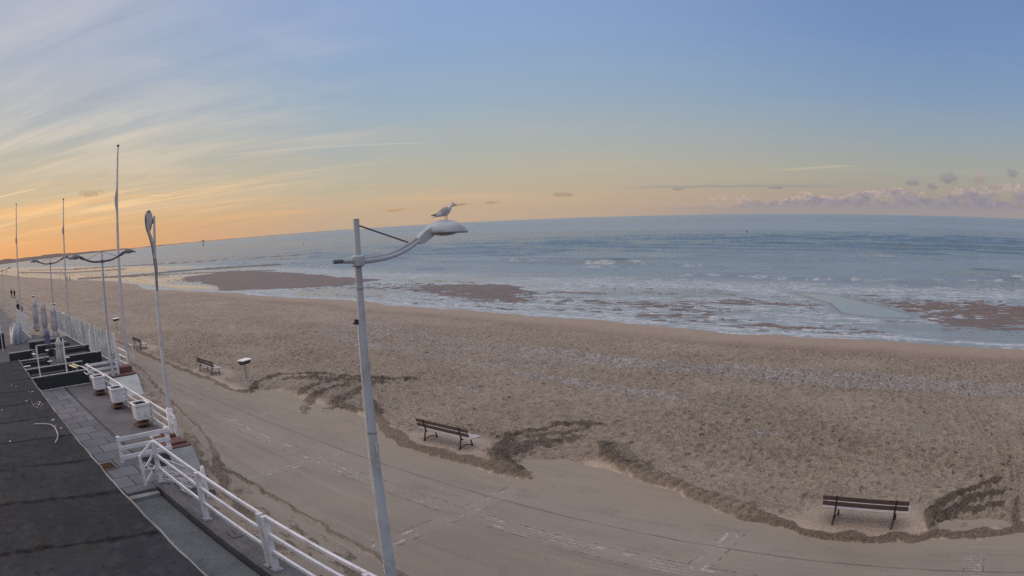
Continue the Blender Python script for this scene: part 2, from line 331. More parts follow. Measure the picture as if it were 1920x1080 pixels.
# ------------------------------------------------------------------ mesh builder
class MB:
    def __init__(s): s.v=[];s.f=[];s.mi=[];s.m=0
    def add(s,v,f):
        o=len(s.v); s.v+= [tuple(q) for q in v]; s.f+=[tuple(i+o for i in q) for q in f]; s.mi+=[s.m]*len(f); return s
    def box(s,c,d,rz=0.,M=None):
        x,y,z=d[0]/2,d[1]/2,d[2]/2
        P=[Vector((a*x,b_*y,e*z)) for a,b_,e in((-1,-1,-1),(1,-1,-1),(1,1,-1),(-1,1,-1),(-1,-1,1),(1,-1,1),(1,1,1),(-1,1,1))]
        T=M if M is not None else Matrix.Rotation(rz,3,'Z')
        return s.add([T@q+Vector(c) for q in P],[(0,3,2,1),(4,5,6,7),(0,1,5,4),(1,2,6,5),(2,3,7,6),(3,0,4,7)])
    def bb(s,x0,x1,y0,y1,z0,z1): return s.box(((x0+x1)/2,(y0+y1)/2,(z0+z1)/2),(abs(x1-x0),abs(y1-y0),abs(z1-z0)))
    def beam(s,a,b_,w,h,up=(0,0,1)):
        a=Vector(a);b_=Vector(b_);d=(b_-a);L=d.length;d.normalize();side=d.cross(Vector(up))
        if side.length<1e-4: side=Vector((1,0,0))
        side.normalize();u=side.cross(d)
        M=Matrix((side,d,u)).transposed()
        return s.box((a+b_)/2,(w,L,h),M=M)
    def tube(s,pts,r,n=10,cap=True,flat=1.):
        pts=[Vector(q) for q in pts]; k=len(pts)
        if not hasattr(r,'__len__'): r=[r]*k
        V=[];up=None
        for i,q in enumerate(pts):
            d=(pts[min(i+1,k-1)]-pts[max(i-1,0)]).normalized()
            if up is None: up=Vector((0,0,1)) if abs(d.z)<.9 else Vector((1,0,0))
            a=d.cross(up)
            a.normalize(); b_=a.cross(d).normalized(); up=b_
            for j in range(n):
                t=2*PI*j/n; V.append(q+a*math.cos(t)*r[i]*flat+b_*math.sin(t)*r[i])
        F=[(i*n+j,i*n+(j+1)%n,(i+1)*n+(j+1)%n,(i+1)*n+j) for i in range(k-1) for j in range(n)]
        if cap: F+=[tuple(range(n))[::-1],tuple((k-1)*n+j for j in range(n))]
        return s.add(V,F)
    def loft(s,rings,cap=True):
        n=len(rings[0]);k=len(rings);V=[q for r_ in rings for q in r_]
        F=[(i*n+j,i*n+(j+1)%n,(i+1)*n+(j+1)%n,(i+1)*n+j) for i in range(k-1) for j in range(n)]
        if cap: F+=[tuple(range(n))[::-1],tuple((k-1)*n+j for j in range(n))]
        return s.add(V,F)
    def prism(s,poly,z0,z1):
        n=len(poly); V=[(x,y,z0) for x,y in poly]+[(x,y,z1) for x,y in poly]
        F=[tuple(range(n))[::-1],tuple(range(n,2*n))]+[(i,(i+1)%n,n+(i+1)%n,n+i) for i in range(n)]
        return s.add(V,F)
    def sphere(s,c,r,nu=12,nv=8):
        V=[];F=[]
        for i in range(nv+1):
            t=PI*i/nv
            for j in range(nu):
                a=2*PI*j/nu; V.append((c[0]+r[0]*math.sin(t)*math.cos(a),c[1]+r[1]*math.sin(t)*math.sin(a),c[2]+r[2]*math.cos(t)))
        F=[(i*nu+j,(i+1)*nu+j,(i+1)*nu+(j+1)%nu,i*nu+(j+1)%nu) for i in range(nv) for j in range(nu)]
        return s.add(V,F)
    def build(s,name,mat,parent=None,smooth=False,origin=(0,0,0),bevel=0,kind=None,label=None):
        me=bpy.data.meshes.new(name); o3=Vector(origin)
        me.from_pydata([tuple(Vector(q)-o3) for q in s.v],[],s.f); me.validate()
        for mm in (mat if isinstance(mat,list) else [mat]): me.materials.append(mm)
        if isinstance(mat,list) and len(me.polygons)==len(s.mi): me.polygons.foreach_set('material_index',s.mi)
        bm=bmesh.new(); bm.from_mesh(me); bmesh.ops.remove_doubles(bm,verts=bm.verts,dist=1e-6); bmesh.ops.recalc_face_normals(bm,faces=bm.faces); bm.to_mesh(me); bm.free()
        if smooth: me.polygons.foreach_set('use_smooth',[True]*len(me.polygons))
        o=bpy.data.objects.new(name,me); C.objects.link(o)
        if parent: o.parent=parent
        else: o.location=o3
        if bevel:
            b=o.modifiers.new('bevel','BEVEL'); b.width=bevel; b.segments=2; b.limit_method='ANGLE'
        if smooth and not bevel:
            e=o.modifiers.new('split','EDGE_SPLIT'); e.split_angle=R(50)
        if kind: o['kind']=kind
        if label: o['label']=label
        return o
def tag(o,label,cat,group=None,kind=None):
    o['label']=label;o['category']=cat
    if group:o['group']=group
    if kind:o['kind']=kind
    return o
def thing(name,label,cat,loc=(0,0,0),rz=0.,group=None,s=1.):
    o=bpy.data.objects.new(name,None); C.objects.link(o); o.location=loc; o.rotation_euler=(0,0,rz); o.scale=(s,s,s); o.empty_display_size=.2
    return tag(o,label,cat,group)
def dup(root,loc,rz=0.,label=None,group=None,s=1.):
    kids=[o for o in C.objects if o.parent==root]
    r=root.copy(); C.objects.link(r); r.location=loc; r.rotation_euler=(0,0,rz); r.scale=(s,s,s)
    if label:r['label']=label
    if group:r['group']=group
    for ch in kids:
        c=ch.copy(); C.objects.link(c); c.parent=r
        for g in [o for o in C.objects if o.parent==ch]:
            d=g.copy(); C.objects.link(d); d.parent=c
    return r

# ------------------------------------------------------------------ sky, light
SUN_AZ=(-0.9040825,-0.4273576)      # towards the sunset, just out of frame on the left
def world():
    w=bpy.data.worlds.new('World'); sc.world=w; w.use_nodes=True; nt=NT(w.node_tree); T=w.node_tree
    bg=T.nodes['Background']; out=T.nodes['World Output']
    d=coords(nt,'Generated'); s=nt.n('ShaderNodeSeparateXYZ'); nt.l(d,s.inputs[0]); x,y,z=s.outputs
    zc=nt.m('MAXIMUM',z,0.); hl=nt.m('SQRT',nt.m('ADD',nt.m('MULTIPLY',x,x),nt.m('MULTIPLY',y,y)))
    hx=nt.m('DIVIDE',x,hl); hy=nt.m('DIVIDE',y,hl)
    wx,wy=-0.9895258,-0.1443562
    c=nt.m('ADD',nt.m('MULTIPLY',hx,wx),nt.m('MULTIPLY',hy,wy))      # 1 towards sunset .. -.24 at the right edge of view
    e=nt.m('DIVIDE',zc,math.sin(R(30)))
    k=lambda a:math.sin(R(a))/math.sin(R(30))
    A=nt.ramp(e,[(0,srgb(230,166,108)),(k(2.2),srgb(220,173,124)),(k(4.5),srgb(205,180,145)),(k(7.5),srgb(188,180,160)),(k(11),srgb(178,180,178)),(k(16),srgb(172,179,191)),(k(22),srgb(170,178,195)),(1,srgb(150,158,186))])
    B=nt.ramp(e,[(0,srgb(190,166,144)),(k(1.5),srgb(192,170,144)),(k(3.5),srgb(181,174,156)),(k(6.5),srgb(167,174,174)),(k(10),srgb(150,171,189)),(k(15),srgb(139,164,200)),(k(20),srgb(136,160,203)),(1,srgb(134,152,192))])
    D=nt.ramp(e,[(0,srgb(150,142,146)),(k(1.8),srgb(158,152,144)),(k(3.6),srgb(158,161,154)),(k(6.5),srgb(143,158,170)),(k(10),srgb(126,151,182)),(k(15),srgb(112,140,184)),(k(20),srgb(104,133,180)),(1,srgb(98,126,174))])
    col=nt.mix(nt.ss(c,.985,.72,smooth=False),A,B); col=nt.mix(nt.ss(c,.66,-.15),col,D)
    # higher sky, above the view: unseen, brightened further down to light the ground
    # behind the camera: plain dusk blue grey
    back=nt.ramp(e,[(0,srgb(150,142,150)),(.3,srgb(140,150,175)),(1,srgb(120,140,180))])
    col=nt.mix(nt.ss(y,.02,-.35),col,back)
    # cirrus on a flat high layer, converging on the sunset
    px=nt.m('DIVIDE',x,nt.m('ADD',zc,.035)); py=nt.m('DIVIDE',y,nt.m('ADD',zc,.035))
    cv=nt.n('ShaderNodeCombineXYZ'); nt.l(px,cv.inputs[0]); nt.l(py,cv.inputs[1]); P=cv.outputs[0]
    P2=nt.map(P,(1,1,1),(0,0,-R(35)))
    st=nt.map(P2,(.22,1.1,1)); n1=nt.noise(st,1.1,7,.62,.35); n2=nt.noise(nt.map(P2,(.35,.7,1)),.45,4,.5)
    left=nt.ss(c,.60,.95); low=nt.ss(z,.01,.07)
    ci=nt.m('MULTIPLY',nt.ss(n1,.44,.68),nt.ss(n2,.36,.60)); ci=nt.m('MULTIPLY',ci,nt.m('ADD',nt.m('MULTIPLY',left,.95),.04)); ci=nt.m('MULTIPLY',ci,low)
    fine=nt.noise(nt.map(P2,(.5,5.,1)),1.6,5,.6); ci=nt.m('MULTIPLY',ci,nt.ss(fine,.3,.65,.55,1.15))
    cc=nt.ramp(e,[(0,srgb(255,196,128)),(k(5),srgb(240,206,160)),(k(11),srgb(212,204,196)),(k(20),srgb(196,194,202)),(1,srgb(190,190,200))])
    col=nt.mix(ci,col,cc)
    veil=nt.m('MULTIPLY',nt.m('MULTIPLY',nt.ss(nt.noise(nt.map(P2,(.6,.9,1)),.75,7,.6,.6),.42,.66),left),nt.m('MULTIPLY',low,.42)); col=nt.mix(veil,col,nt.mix(.35,cc,c4(srgb(214,208,202))))
    dk=nt.m('MULTIPLY',nt.m('MULTIPLY',nt.ss(n1,.50,.34),left),.40); dk=nt.m('MULTIPLY',dk,nt.ss(z,.12,.2)); col=nt.mix(dk,col,c4(srgb(142,150,176)))
    # low haze streaks over the horizon glow
    az=nt.m('ARCTAN2',x,y)
    cv2=nt.n('ShaderNodeCombineXYZ'); nt.l(az,cv2.inputs[0]); nt.l(z,cv2.inputs[1]); Q=cv2.outputs[0]
    hz=nt.noise(nt.map(Q,(2.2,34,1)),1.4,5,.6,.3)
    g=nt.m('MULTIPLY',nt.m('MULTIPLY',nt.ss(hz,.50,.68),nt.ss(z,.15,.06)),nt.ss(z,.012,.03)); g=nt.m('MULTIPLY',g,nt.ss(c,.3,.97,.06,.42))
    col=nt.mix(g,col,nt.mix(nt.ss(c,.3,.9),c4(srgb(214,190,160)),c4(srgb(250,186,118))))
    # contrails: straight lines on the high layer
    pxr=nt.m('DIVIDE',x,nt.m('MAXIMUM',z,.004)); pyr=nt.m('DIVIDE',y,nt.m('MAXIMUM',z,.004))
    def trail(a,b,wd,amt,colr,inc=0.):
        L=math.hypot(b[0]-a[0],b[1]-a[1]); ux,uy=(b[0]-a[0])/L,(b[1]-a[1])/L
        t=nt.m('ADD',nt.m('MULTIPLY',nt.m('SUBTRACT',pxr,a[0]),ux),nt.m('MULTIPLY',nt.m('SUBTRACT',pyr,a[1]),uy))
        q=nt.m('ABSOLUTE',nt.m('ADD',nt.m('MULTIPLY',nt.m('SUBTRACT',pxr,a[0]),-uy),nt.m('MULTIPLY',nt.m('SUBTRACT',pyr,a[1]),ux)))
        f=nt.m('MULTIPLY',nt.ss(q,wd,wd*.2),nt.m('MULTIPLY',nt.ss(t,0,L*.25),nt.ss(t,L,L*.9)))
        return nt.mix(nt.m('MULTIPLY',f,amt),col,c4(colr))
    col=trail((-7.72,3.35),(-6.27,6.07),.05,.8,srgb(200,196,192))
    col=trail((-11.6,-.2),(-9.87,1.51),.06,.8,srgb(252,224,176))
    col=trail((-13.03,4.55),(-13.69,5.46),.09,.6,srgb(240,226,186))
    col=trail((-70,27),(-28.5,17.3),.45,.35,srgb(176,150,126))
    # thin pale wisps high right
    col=trail((-5.2,15.6),(-2.81,14.18),.38,.35,srgb(205,192,160))
    # cloud bank along the right horizon
    nb=nt.noise(nt.map(Q,(9,26,1)),1.9,6,.6); nb2=nt.noise(nt.map(Q,(34,50,1)),1.5,7,.72)
    top=nt.ss(c,.33,-.24,.014,.044,smooth=False); right=nt.ss(c,.42,.15)
    edge=nt.m('ADD',nt.m('SUBTRACT',top,z),nt.m('ADD',nt.m('MULTIPLY',nt.m('SUBTRACT',nb,.5),.062),nt.m('MULTIPLY',nt.m('SUBTRACT',nb2,.5),.040)))
    bank=nt.m('MULTIPLY',nt.ss(edge,-.0008,.0030),right)
    rim=nt.ss(edge,.011,.0015)
    bc=nt.mix(nt.ss(nb2,.40,.62),c4(srgb(133,132,148)),c4(srgb(152,147,158)))
    bc=nt.mix(nt.m('MULTIPLY',rim,nt.ss(nb2,.40,.56)),bc,c4(srgb(204,176,166)))
    bc=nt.mix(nt.ss(z,.019,.004),bc,c4(srgb(156,150,150)))
    col=nt.mix(nt.m('MULTIPLY',nt.m('MULTIPLY',bank,nt.m('MAXIMUM',nt.ss(z,.024,.012),nt.ss(nb,.40,.50))),.80),col,bc)
    # flat grey veil strip above the bank
    vs=nt.m('MULTIPLY',nt.ss(nt.m('ABSOLUTE',nt.m('SUBTRACT',z,nt.m('ADD',.039,nt.m('MULTIPLY',nt.m('SUBTRACT',nb,.5),.006)))),.0030,.0008),nt.m('MULTIPLY',nt.ss(c,.42,.30),nt.ss(c,.02,.14)))
    col=nt.mix(nt.m('MULTIPLY',vs,.55),col,c4(srgb(140,148,150)))
    # small detached clouds
    nz=nt.noise(nt.map(Q,(60,80,1)),1.9,7,.75)
    def puff(dx,dy,dz,ra,rz,colr,amt=.8):
        a0=math.atan2(dx,dy)
        qa=nt.m('DIVIDE',nt.m('SUBTRACT',az,a0),ra); qz=nt.m('DIVIDE',nt.m('SUBTRACT',z,dz),rz)
        q=nt.m('SQRT',nt.m('ADD',nt.m('MULTIPLY',qa,qa),nt.m('MULTIPLY',qz,qz)))
        q=nt.m('ADD',q,nt.m('MULTIPLY',nt.m('SUBTRACT',nz,.5),3.4))
        return nt.mix(nt.m('MULTIPLY',nt.ss(q,1.1,.55),amt*.8),col,nt.mix(nt.ss(qz,-.6,.6),c4(tuple(v*.8 for v in colr)),c4(colr)))
    pk=srgb(172,155,158); gy=srgb(140,141,150); wm=srgb(196,152,112)
    for q in [(-.0338,.998,.0529,.016,.009,gy),(.0224,.9981,.0560,.015,.012,pk),(-.0975,.9942,.0463,.012,.005,gy),(-.0676,.9968,.0416,.012,.005,gy),(.0828,.9945,.0635,.011,.008,gy),(.055,.998,.044,.02,.005,pk),
              (-.7585,.6513,.0225,.018,.0028,wm),(-.587,.809,.0323,.018,.003,srgb(160,145,130)),(-.6648,.7466,.0253,.010,.002,srgb(170,145,120)),(-.6973,.7164,.0248,.020,.0022,srgb(168,140,118)),(-.9682,.2354,.0841,.022,.006,srgb(186,160,134)),(-.4456,.8945,.0362,.010,.003,srgb(150,148,142)),(-.3143,.9486,.0366,.012,.0022,srgb(140,144,144))]:
        col=puff(*q)
    # the physical sky adds its own share behind it
    sk=nt.n('ShaderNodeTexSky',sky_type='NISHITA',sun_disc=False,sun_elevation=R(1.5),sun_rotation=math.atan2(SUN_AZ[0],SUN_AZ[1]))
    bg2=nt.n('ShaderNodeBackground'); nt.l(sk.outputs[0],bg2.inputs[0]); bg2.inputs[1].default_value=.015
    gain=nt.m('ADD',1.,nt.m('ADD',nt.ss(z,.40,.70,0.,1.35),nt.m('MULTIPLY',nt.ss(y,.02,-.4),nt.ss(z,.02,.3,.1,.35)))); up=nt.m('MAXIMUM',nt.ss(z,.42,.75),nt.ss(y,.02,-.4)); tint=nt.mix(nt.m('MULTIPLY',up,.75),col,c4(srgb(193,179,165))); nt.l(tint,bg.inputs[0]); nt.l(nt.m('MULTIPLY',gain,.95),bg.inputs[1])  # unseen sky above and behind: added brightness and warm tint to light the ground
    ad=nt.n('ShaderNodeAddShader'); nt.l(bg.outputs[0],ad.inputs[0]); nt.l(bg2.outputs[0],ad.inputs[1]); nt.l(ad.outputs[0],out.inputs[0])
world()
sl=bpy.data.lights.new('sun','SUN'); sl.energy=1.1; sl.angle=R(13); sl.color=(1,.72,.55)
so=bpy.data.objects.new('sun',sl); C.objects.link(so)
so.rotation_euler=Vector((SUN_AZ[0],SUN_AZ[1],math.tan(R(6.5)))).to_track_quat('Z','Y').to_euler()
sc.view_settings.view_transform='Standard'; sc.view_settings.look='None'; sc.view_settings.exposure=.08; sc.view_settings.gamma=1
sc.cycles.max_bounces=6; sc.cycles.diffuse_bounces=2; sc.cycles.glossy_bounces=3; sc.cycles.transparent_max_bounces=24
sc.cycles.use_denoising=False; sc.cycles.use_adaptive_sampling=False; sc.cycles.sample_clamp_indirect=3.; sc.cycles.sample_clamp_direct=6.; sc.cycles.caustics_reflective=False; sc.cycles.caustics_refractive=False

# ------------------------------------------------------------------ ground sheets on a fan grid (denser close by)
def grid_obj(name,X,Y,Z,mat,attrs,kind='structure'):
    nr,na=X.shape; N=nr*na
    me=bpy.data.meshes.new(name); me.vertices.add(N)
    me.vertices.foreach_set('co',np.stack([X,Y,Z],-1).astype(np.float32).ravel())
    i=np.arange(N).reshape(nr,na); q=np.stack([i[:-1,:-1],i[:-1,1:],i[1:,1:],i[1:,:-1]],-1).reshape(-1,4)
    me.loops.add(q.size); me.loops.foreach_set('vertex_index',q.ravel().astype(np.int32))
    me.polygons.add(len(q)); me.polygons.foreach_set('loop_start',(np.arange(len(q))*4).astype(np.int32)); me.polygons.foreach_set('loop_total',np.full(len(q),4,np.int32))
    me.polygons.foreach_set('use_smooth',np.ones(len(q),bool)); me.update(calc_edges=True)
    for k,v in attrs.items():
        a=me.attributes.new(k,'FLOAT','POINT'); a.data.foreach_set('value',v.astype(np.float32).ravel())
    me.materials.append(mat); o=bpy.data.objects.new(name,me); C.objects.link(o); o['kind']=kind
    return o
XS=[-2000,-378,-300,-229,-190,-160,-134,-104,-71,-51,-34,-19,-10,5,40,200]
YS=[40,43,47,50.5,54,52,46.8,50.7,51.5,51.3,50.1,48.5,47.8,47.2,46,44]
EX=[-2000,-50,-44,-37,-32,-30,-28.4,-27.6,-23.2,-22.6,-22,-20.3,-18.2,-16.7,-12.4,-12.1,-11,-9.8,-8.8,-7.3,-5.3,-4,-2.9,-1.9,-.8,.63,2.2,3.3,8,200]
EY=[14.4,14.5,14.25,14.2,14.35,14.2,14.4,15.7,15.7,15.2,15.6,15.6,14.8,14.25,14.3,15.2,15.9,15.8,15.6,15.1,14.45,14.0,13.7,13.75,14.0,14.3,14.6,14.8,15,15]
ridges=[([(-400,14.5),(-120,14.5),(-50,14.55),(-43.9,14.3),(-37.3,14.25),(-32,14.38),(-28.9,14.2)],.20,.13,.85),
 ([(-28.8,14.25),(-28.2,14.6),(-29.4,15.6),(-30.3,17.4),(-29.6,18.9),(-27.5,19.5),(-25.9,20.2),(-24.2,21.1)],.30,.11,.95),
 ([(-29.2,17.4),(-28.2,18.4),(-26.3,19.1),(-24.9,19.9)],.42,.07,.85),
 ([(-25.87,15.97),(-27.1,17.6),(-26.7,19)],.38,.10,.8),([(-23.1,14.4),(-24.7,15.7),(-25.5,17.2),(-25.7,18.8)],.36,.12,.9),([(-22.5,15),(-23.8,16.8),(-24.6,18.9)],.40,.09,.85),
 ([(-23,15.9),(-21,16.2)],.30,.08,.7),([(-22.1,17),(-20.3,15.84),(-18.2,14.85),(-16.7,14.32),(-14.75,14.32),(-13.3,14.39),(-12.1,14.26)],.27,.15,.9),
 ([(-12.1,14.26),(-11.1,14.11),(-10.3,14.15)],.09,.05,.8),
 ([(-12.1,14.33),(-13.2,14.82),(-14,15.5),(-14.6,16.6),(-14.5,17.9),(-13.9,18.9),(-12.8,19.2)],.33,.13,.95),([(-13.7,15.4),(-13.5,16.6),(-12.8,17.8)],.40,.10,.85),([(-13.9,17.2),(-13.2,18.5)],.40,.08,.8),
 ([(-11.6,17.6),(-10.75,16.66),(-9.8,16.1),(-8.8,15.7),(-7.3,15.15),(-5.3,14.46),(-4,14.06),(-2.9,13.72),(-1.9,13.74),(-.8,14),(.63,14.34),(2.2,14.64),(3.3,14.84),(8,15.2)],.20,.15,.95),
 ([(-11.0,17.9),(-10.2,16.95),(-9.2,16.35)],.13,.07,.6),
 ([(-.41,15.7),(.42,16.76),(1.66,17.9)],.22,.15,.95),([(-.17,15.2),(.8,16.26),(1.7,17)],.24,.13,.95),([(.36,15.45),(1.87,16.13)],.20,.10,.9),([(-.49,15.47),(-.23,14.42)],.18,.12,.9),([(2.2,15.1),(2.35,16.4)],.14,.12,.7),
 ([(-200,13),(-60,12.9),(-39.2,12.36),(-32.4,11.22),(-28.6,10.6),(-25.6,9.95),(-24.5,9.98),(-20.9,8.94),(-19.2,8.46),(-18.1,8.6),(-16.4,8.5),(-15.2,8.44),(-13.5,8.37),(-12.2,8.37),(-10.7,8.04),(-8,7.8),(-2,7.4)],.085,.035,.8),
 ([(-21.5,9.2),(-19.3,8.3),(-16.9,7.5),(-15,7.1)],.22,.04,.7),([(-24,9.1),(-21.4,8.5),(-19.7,7.9),(-17.5,7.0)],.15,.03,.55),
 ([(-13,7.7),(-9,7.1),(-5,6.7)],.10,.02,.5)]
wedges=[[(-28.6,15.1),(-27.1,15.8),(-25.9,15.75),(-24.3,15.3),(-23.0,16.2),(-21.0,15.6),(-19.4,15.1),(-19.0,14.2),(-23,13.9),(-28,13.9)],
 [(-13.1,15.5),(-11.8,16.0),(-9.2,15.6),(-8.3,15.2),(-7.2,14.6),(-8.5,14.0),(-11.6,14.1)],
 [(-.15,15.2),(2.2,15.3),(2.3,14.95),(.6,14.5),(-.15,14.4)]]
bars=[([(-164,68),(-170,86),(-129.6,82.6),(-105,76.5),(-91.5,75),(-90,65.5),(-99.9,57),(-108.7,51.9),(-114,54.5),(-124,58.5),(-150,63)],.34),
 ([(-71.3,62.9),(-74.5,69.3),(-70.7,74),(-62.7,72.9),(-52.2,65.3),(-46.2,57.5),(-47.7,55.0),(-53.5,55.6),(-61.8,58)],.085),
 ([(-17.0,72.3),(-11.5,68.2),(-5.7,60.6),(-2.9,54.2),(1.6,51),(12,49.6),(40,49),(40,70),(10,69.7),(-1.4,70.3),(-11.5,71.5)],.055)]
pools=[[(-25,75.8),(-17,66),(-14.2,59.6),(-10,57.6),(-5.4,57.8),(-5.6,60.6),(-10.8,67.2),(-17.0,74)],
 [(-156,56),(-164.5,68),(-175,69),(-168,54),(-127,50),(-111,52.8),(-114,54.4),(-123,57.6)]]
strips=[([(-560,60),(-346,66.5),(-289.6,87)],3.5,.35),([(-238,52.6),(-210,67),(-198,89),(-167,106.8)],2.6,.4),([(-420,90),(-300,110),(-230,150)],3.,.3),([(-215,60),(-185,76),(-150,88)],1.6,.2),([(-600,75),(-380,85),(-300,120)],3.,.25)]
def beach_fields(X,Y):
    ye=np.interp(X,EX,EY)+(vnoise(X*.5,Y*0+3,5)-.5)*.08
    ys=np.interp(X,XS,YS)+(fbm(X*.12,Y*.0+1,3,9)-.5)*2.2
    near=np.hypot(X,Y)<60
    Z=np.full(X.shape,-.05)
    # dry beach profile
    t=np.clip((Y-21)/(ys-21),0,1)
    prof=.07+(-1.63-.07)*(t**1.15)
    m=sstep(-.10,.28,Y-ye); wm=np.zeros(X.shape)
    for w in wedges:
        d=np.full(X.shape,-9.); d[near]=sdf(X[near],Y[near],w); wm=np.maximum(wm,sstep(-.14,.04,d+(vnoise(X*2.5,Y*2.5,71)-.5)*.35))
    m=m*(1-wm); Z=np.where(Y>17,prof,Z*(1-m)+prof*m)
    # blown sand patches against the terrace
    dl=np.interp(X,[-200,-60,-39.2,-32.4,-28.6,-25.6,-20.9,-16.5,-13.5,-10.7,-2],[13,12.9,12.36,11.22,10.6,9.95,8.94,8.5,8.37,8.0,7.4])
    left=sstep(.05,-.25,Y-dl)*(Y<13.5)
    Z=Z+left*(.010+.078*fbm(X*1.1,Y*2.6,5,21,.62)); Z=np.where((left>0)&(Y<13.2),np.minimum(Z,.02),Z)
    lz=left*(Y<13.2)*(Y>5.9)
    # lumps and trampled sand
    dry=sstep(.12,.7,Y-ye)*sstep(ys-3,ys-9,Y)
    zone=sstep(.42,.60,fbm(X*.12,Y*.2,3,31)); 
    bench=np.ones(X.shape)
    for bx,by in ((-2.15,14.7),(-15.83,15.1),(-34,15.1),(-46.6,15)): bench=np.minimum(bench,sstep(.9,1.7,np.hypot((X-bx)/1.5,Y-by)))
    rough=dry*bench*(.72+.16*zone)
    l1=fbm(X*1.25,Y*1.6,3,41)-.5; l2=fbm(X*3.2,Y*3.8,2,47)-.5
    far=sstep(70,35,np.hypot(X,Y))
    Z=Z+rough*(l1*.15+l2*.17*far+(fbm(X*7,Y*7.5,2,53)-.5)*.06*sstep(34,18,np.hypot(X,Y)))+dry*(fbm(X*.16,Y*.3,3,43)-.5)*.22*sstep(16,24,Y)
    # foot pits
    for sd,cs,rad,dep in ((1,.55,.10,.085),(2,.75,.14,.085),(3,.42,.085,.06)):
        gx=np.floor(X/cs+sd*.37);gy=np.floor(Y/cs+sd*.21); px=(gx-sd*.37+.25+.5*_h(gx,gy,sd*7))*cs; py=(gy-sd*.21+.25+.5*_h(gx,gy,sd*11))*cs
        on=(_h(gx,gy,sd*17)<.55+.2*zone); d=np.hypot((X-px),(Y-py)*.8)
        Z=Z-rough*far*on*(dep*np.exp(-(d/rad)**2)*1.5-dep*.5*np.exp(-((d-rad*1.5)/(rad*.6))**2))
    drift=lz*.62*sstep(.47,.60,fbm(X*.9,Y*2.3,5,72,.68))
    for pl,wd,h,dk in ridges:
        sel=(np.abs(X+0)<450); xs=[q[0] for q in pl];yz=[q[1] for q in pl]
        sel=(X>min(xs)-2)&(X<max(xs)+2)&(Y>min(yz)-2)&(Y<max(yz)+2)
        if not sel.any(): continue
        x=X[sel];y=Y[sel]
        d=seg_dist(x+(vnoise(x*1.7,y*1.7,61)-.5)*.25,y+(vnoise(x*1.7,y*1.7,62)-.5)*.25,pl)
        wd2=wd*(.45+.9*fbm(x*.8,y*.8,2,63))
        a=np.exp(-(d/wd2)**2); lump=.55+.8*fbm(x*5.5,y*5.5,4,64,.7)
        if wd>.28: comb=.5+.5*np.sin(d*2*PI/.17+fbm(x*1.2,y*1.2,2,66)*5); a=a*(.62+.38*comb)
        if h>=.05: Z[sel]=Z[sel]+h*(a*lump*.62+.16*np.exp(-(d/(wd2*2.4))**2)*(fbm(x*5,y*5,3,67)>.52))
        else: Z[sel]=np.maximum(Z[sel],-.02+(h+.03)*np.minimum(a*1.6,1)*lump*1.5-.012)
        drift[sel]=np.maximum(drift[sel],dk*np.maximum(sstep(.32,.60,a*(.35+1.3*fbm(x*5,y*5,4,65,.75))),.6*sstep(.40,.55,np.exp(-(d/(wd2*1.8))**2)*fbm(x*4.2,y*4.2,4,68,.75)*1.1)))
    # tyre track: ribbed edge next to the long windrow
    tp=[(-11.4,17.75),(-10.6,16.8),(-9.6,16.25),(-8.6,15.85),(-7.3,15.3),(-5.3,14.62)]
    sel=(X>-12)&(X<-5)&(Y>14.3)&(Y<18.2)
    if sel.any():
        d=seg_dist(X[sel],Y[sel],tp); rb_=np.exp(-(d/.27)**4)*(np.sin((X[sel]*.86-Y[sel]*.5)*2*PI/.34)>0); Z[sel]+=.07*rb_; drift[sel]=np.maximum(drift[sel]*.8,.75*rb_)
    tr=[(-.08,31.5),(.22,26),(1.14,22.2),(2.15,19),(2.3,15.6)]
    for off in (0,.22):
        d=seg_dist(X-off,Y,tr); Z=Z+(-.07*np.exp(-(d/.07)**2)+.03*np.exp(-((d-.16)/.07)**2))*(Y>15.5)
    mm=[(-14.3,32.3),(-13.4,30.9)]
    # shells and shingle
    sh=np.zeros(X.shape)
    def band(pl,wd,amt,noi=.5):
        nonlocal sh
        d=seg_dist(X,Y+(fbm(X*.15,Y*.4,3,81)-.5)*noi*3,pl); sh=np.maximum(sh,amt*sstep(wd*1.25,wd*.45,d))
    band([(-26,32.6),(-19,32.0),(-15.4,31.9),(-11.5,32.2),(-5.9,32.1),(-1.6,31.7),(6,31.4),(20,31.4)],1.1,1.,.3); band([(-23,31.3),(-19,30.4),(-15.4,29.9),(-11.5,30.4),(-5.9,30.3),(-1.6,29.9),(6,29.6),(20,29.4)],1.15,.95,.3); band([(-22,31.5),(6,30.8),(20,30.5)],1.5,.72,.3)
    mm=None; band([(-46,35),(-36,32),(-30,31),(-23,31.6)],2.6,.62); band([(-42.7,29.7),(-35,27.8),(-29.3,27.2),(-25.6,27.4),(-20,28.6)],1.7,.62)
    band([(-21.2,25.3),(-19.2,25.3),(-16.9,24.6),(-14.3,24.5),(-12.6,24.3)],.75,.85); band([(-12.3,22.6),(-8.5,23.4),(-4,23.4),(1,23.6)],.9,.42,1.); band([(-7.5,20.6),(-6.3,20.9)],.7,.7); band([(-22,21),(-20,21.5)],.6,.5); band([(-1,26.5),(3,26.2),(6,26)],.7,.5)
    sh=sh*dry
    wet=sstep(ys-9.5,ys-6.5,Y+(fbm(X*.08,Y*.2,3,91)-.5)*2)
    # tidal flat
    tf=Y>ys-1.5
    rip=fbm(X*.13,Y*.55,4,101,.6)-.5; rip2=fbm(X*.75,Y*2.6,3,107,.75)-.5; rk=.35+.65*sstep(.40,.58,fbm(X*.05,Y*.12,3,109))
    base=-.035-.02*sstep(0,6,Y-ys)
    zt=SEA+base-.001+rip*.13+rip2*.36*rk+.035*sstep(10,2,np.abs(Y-ys-15))
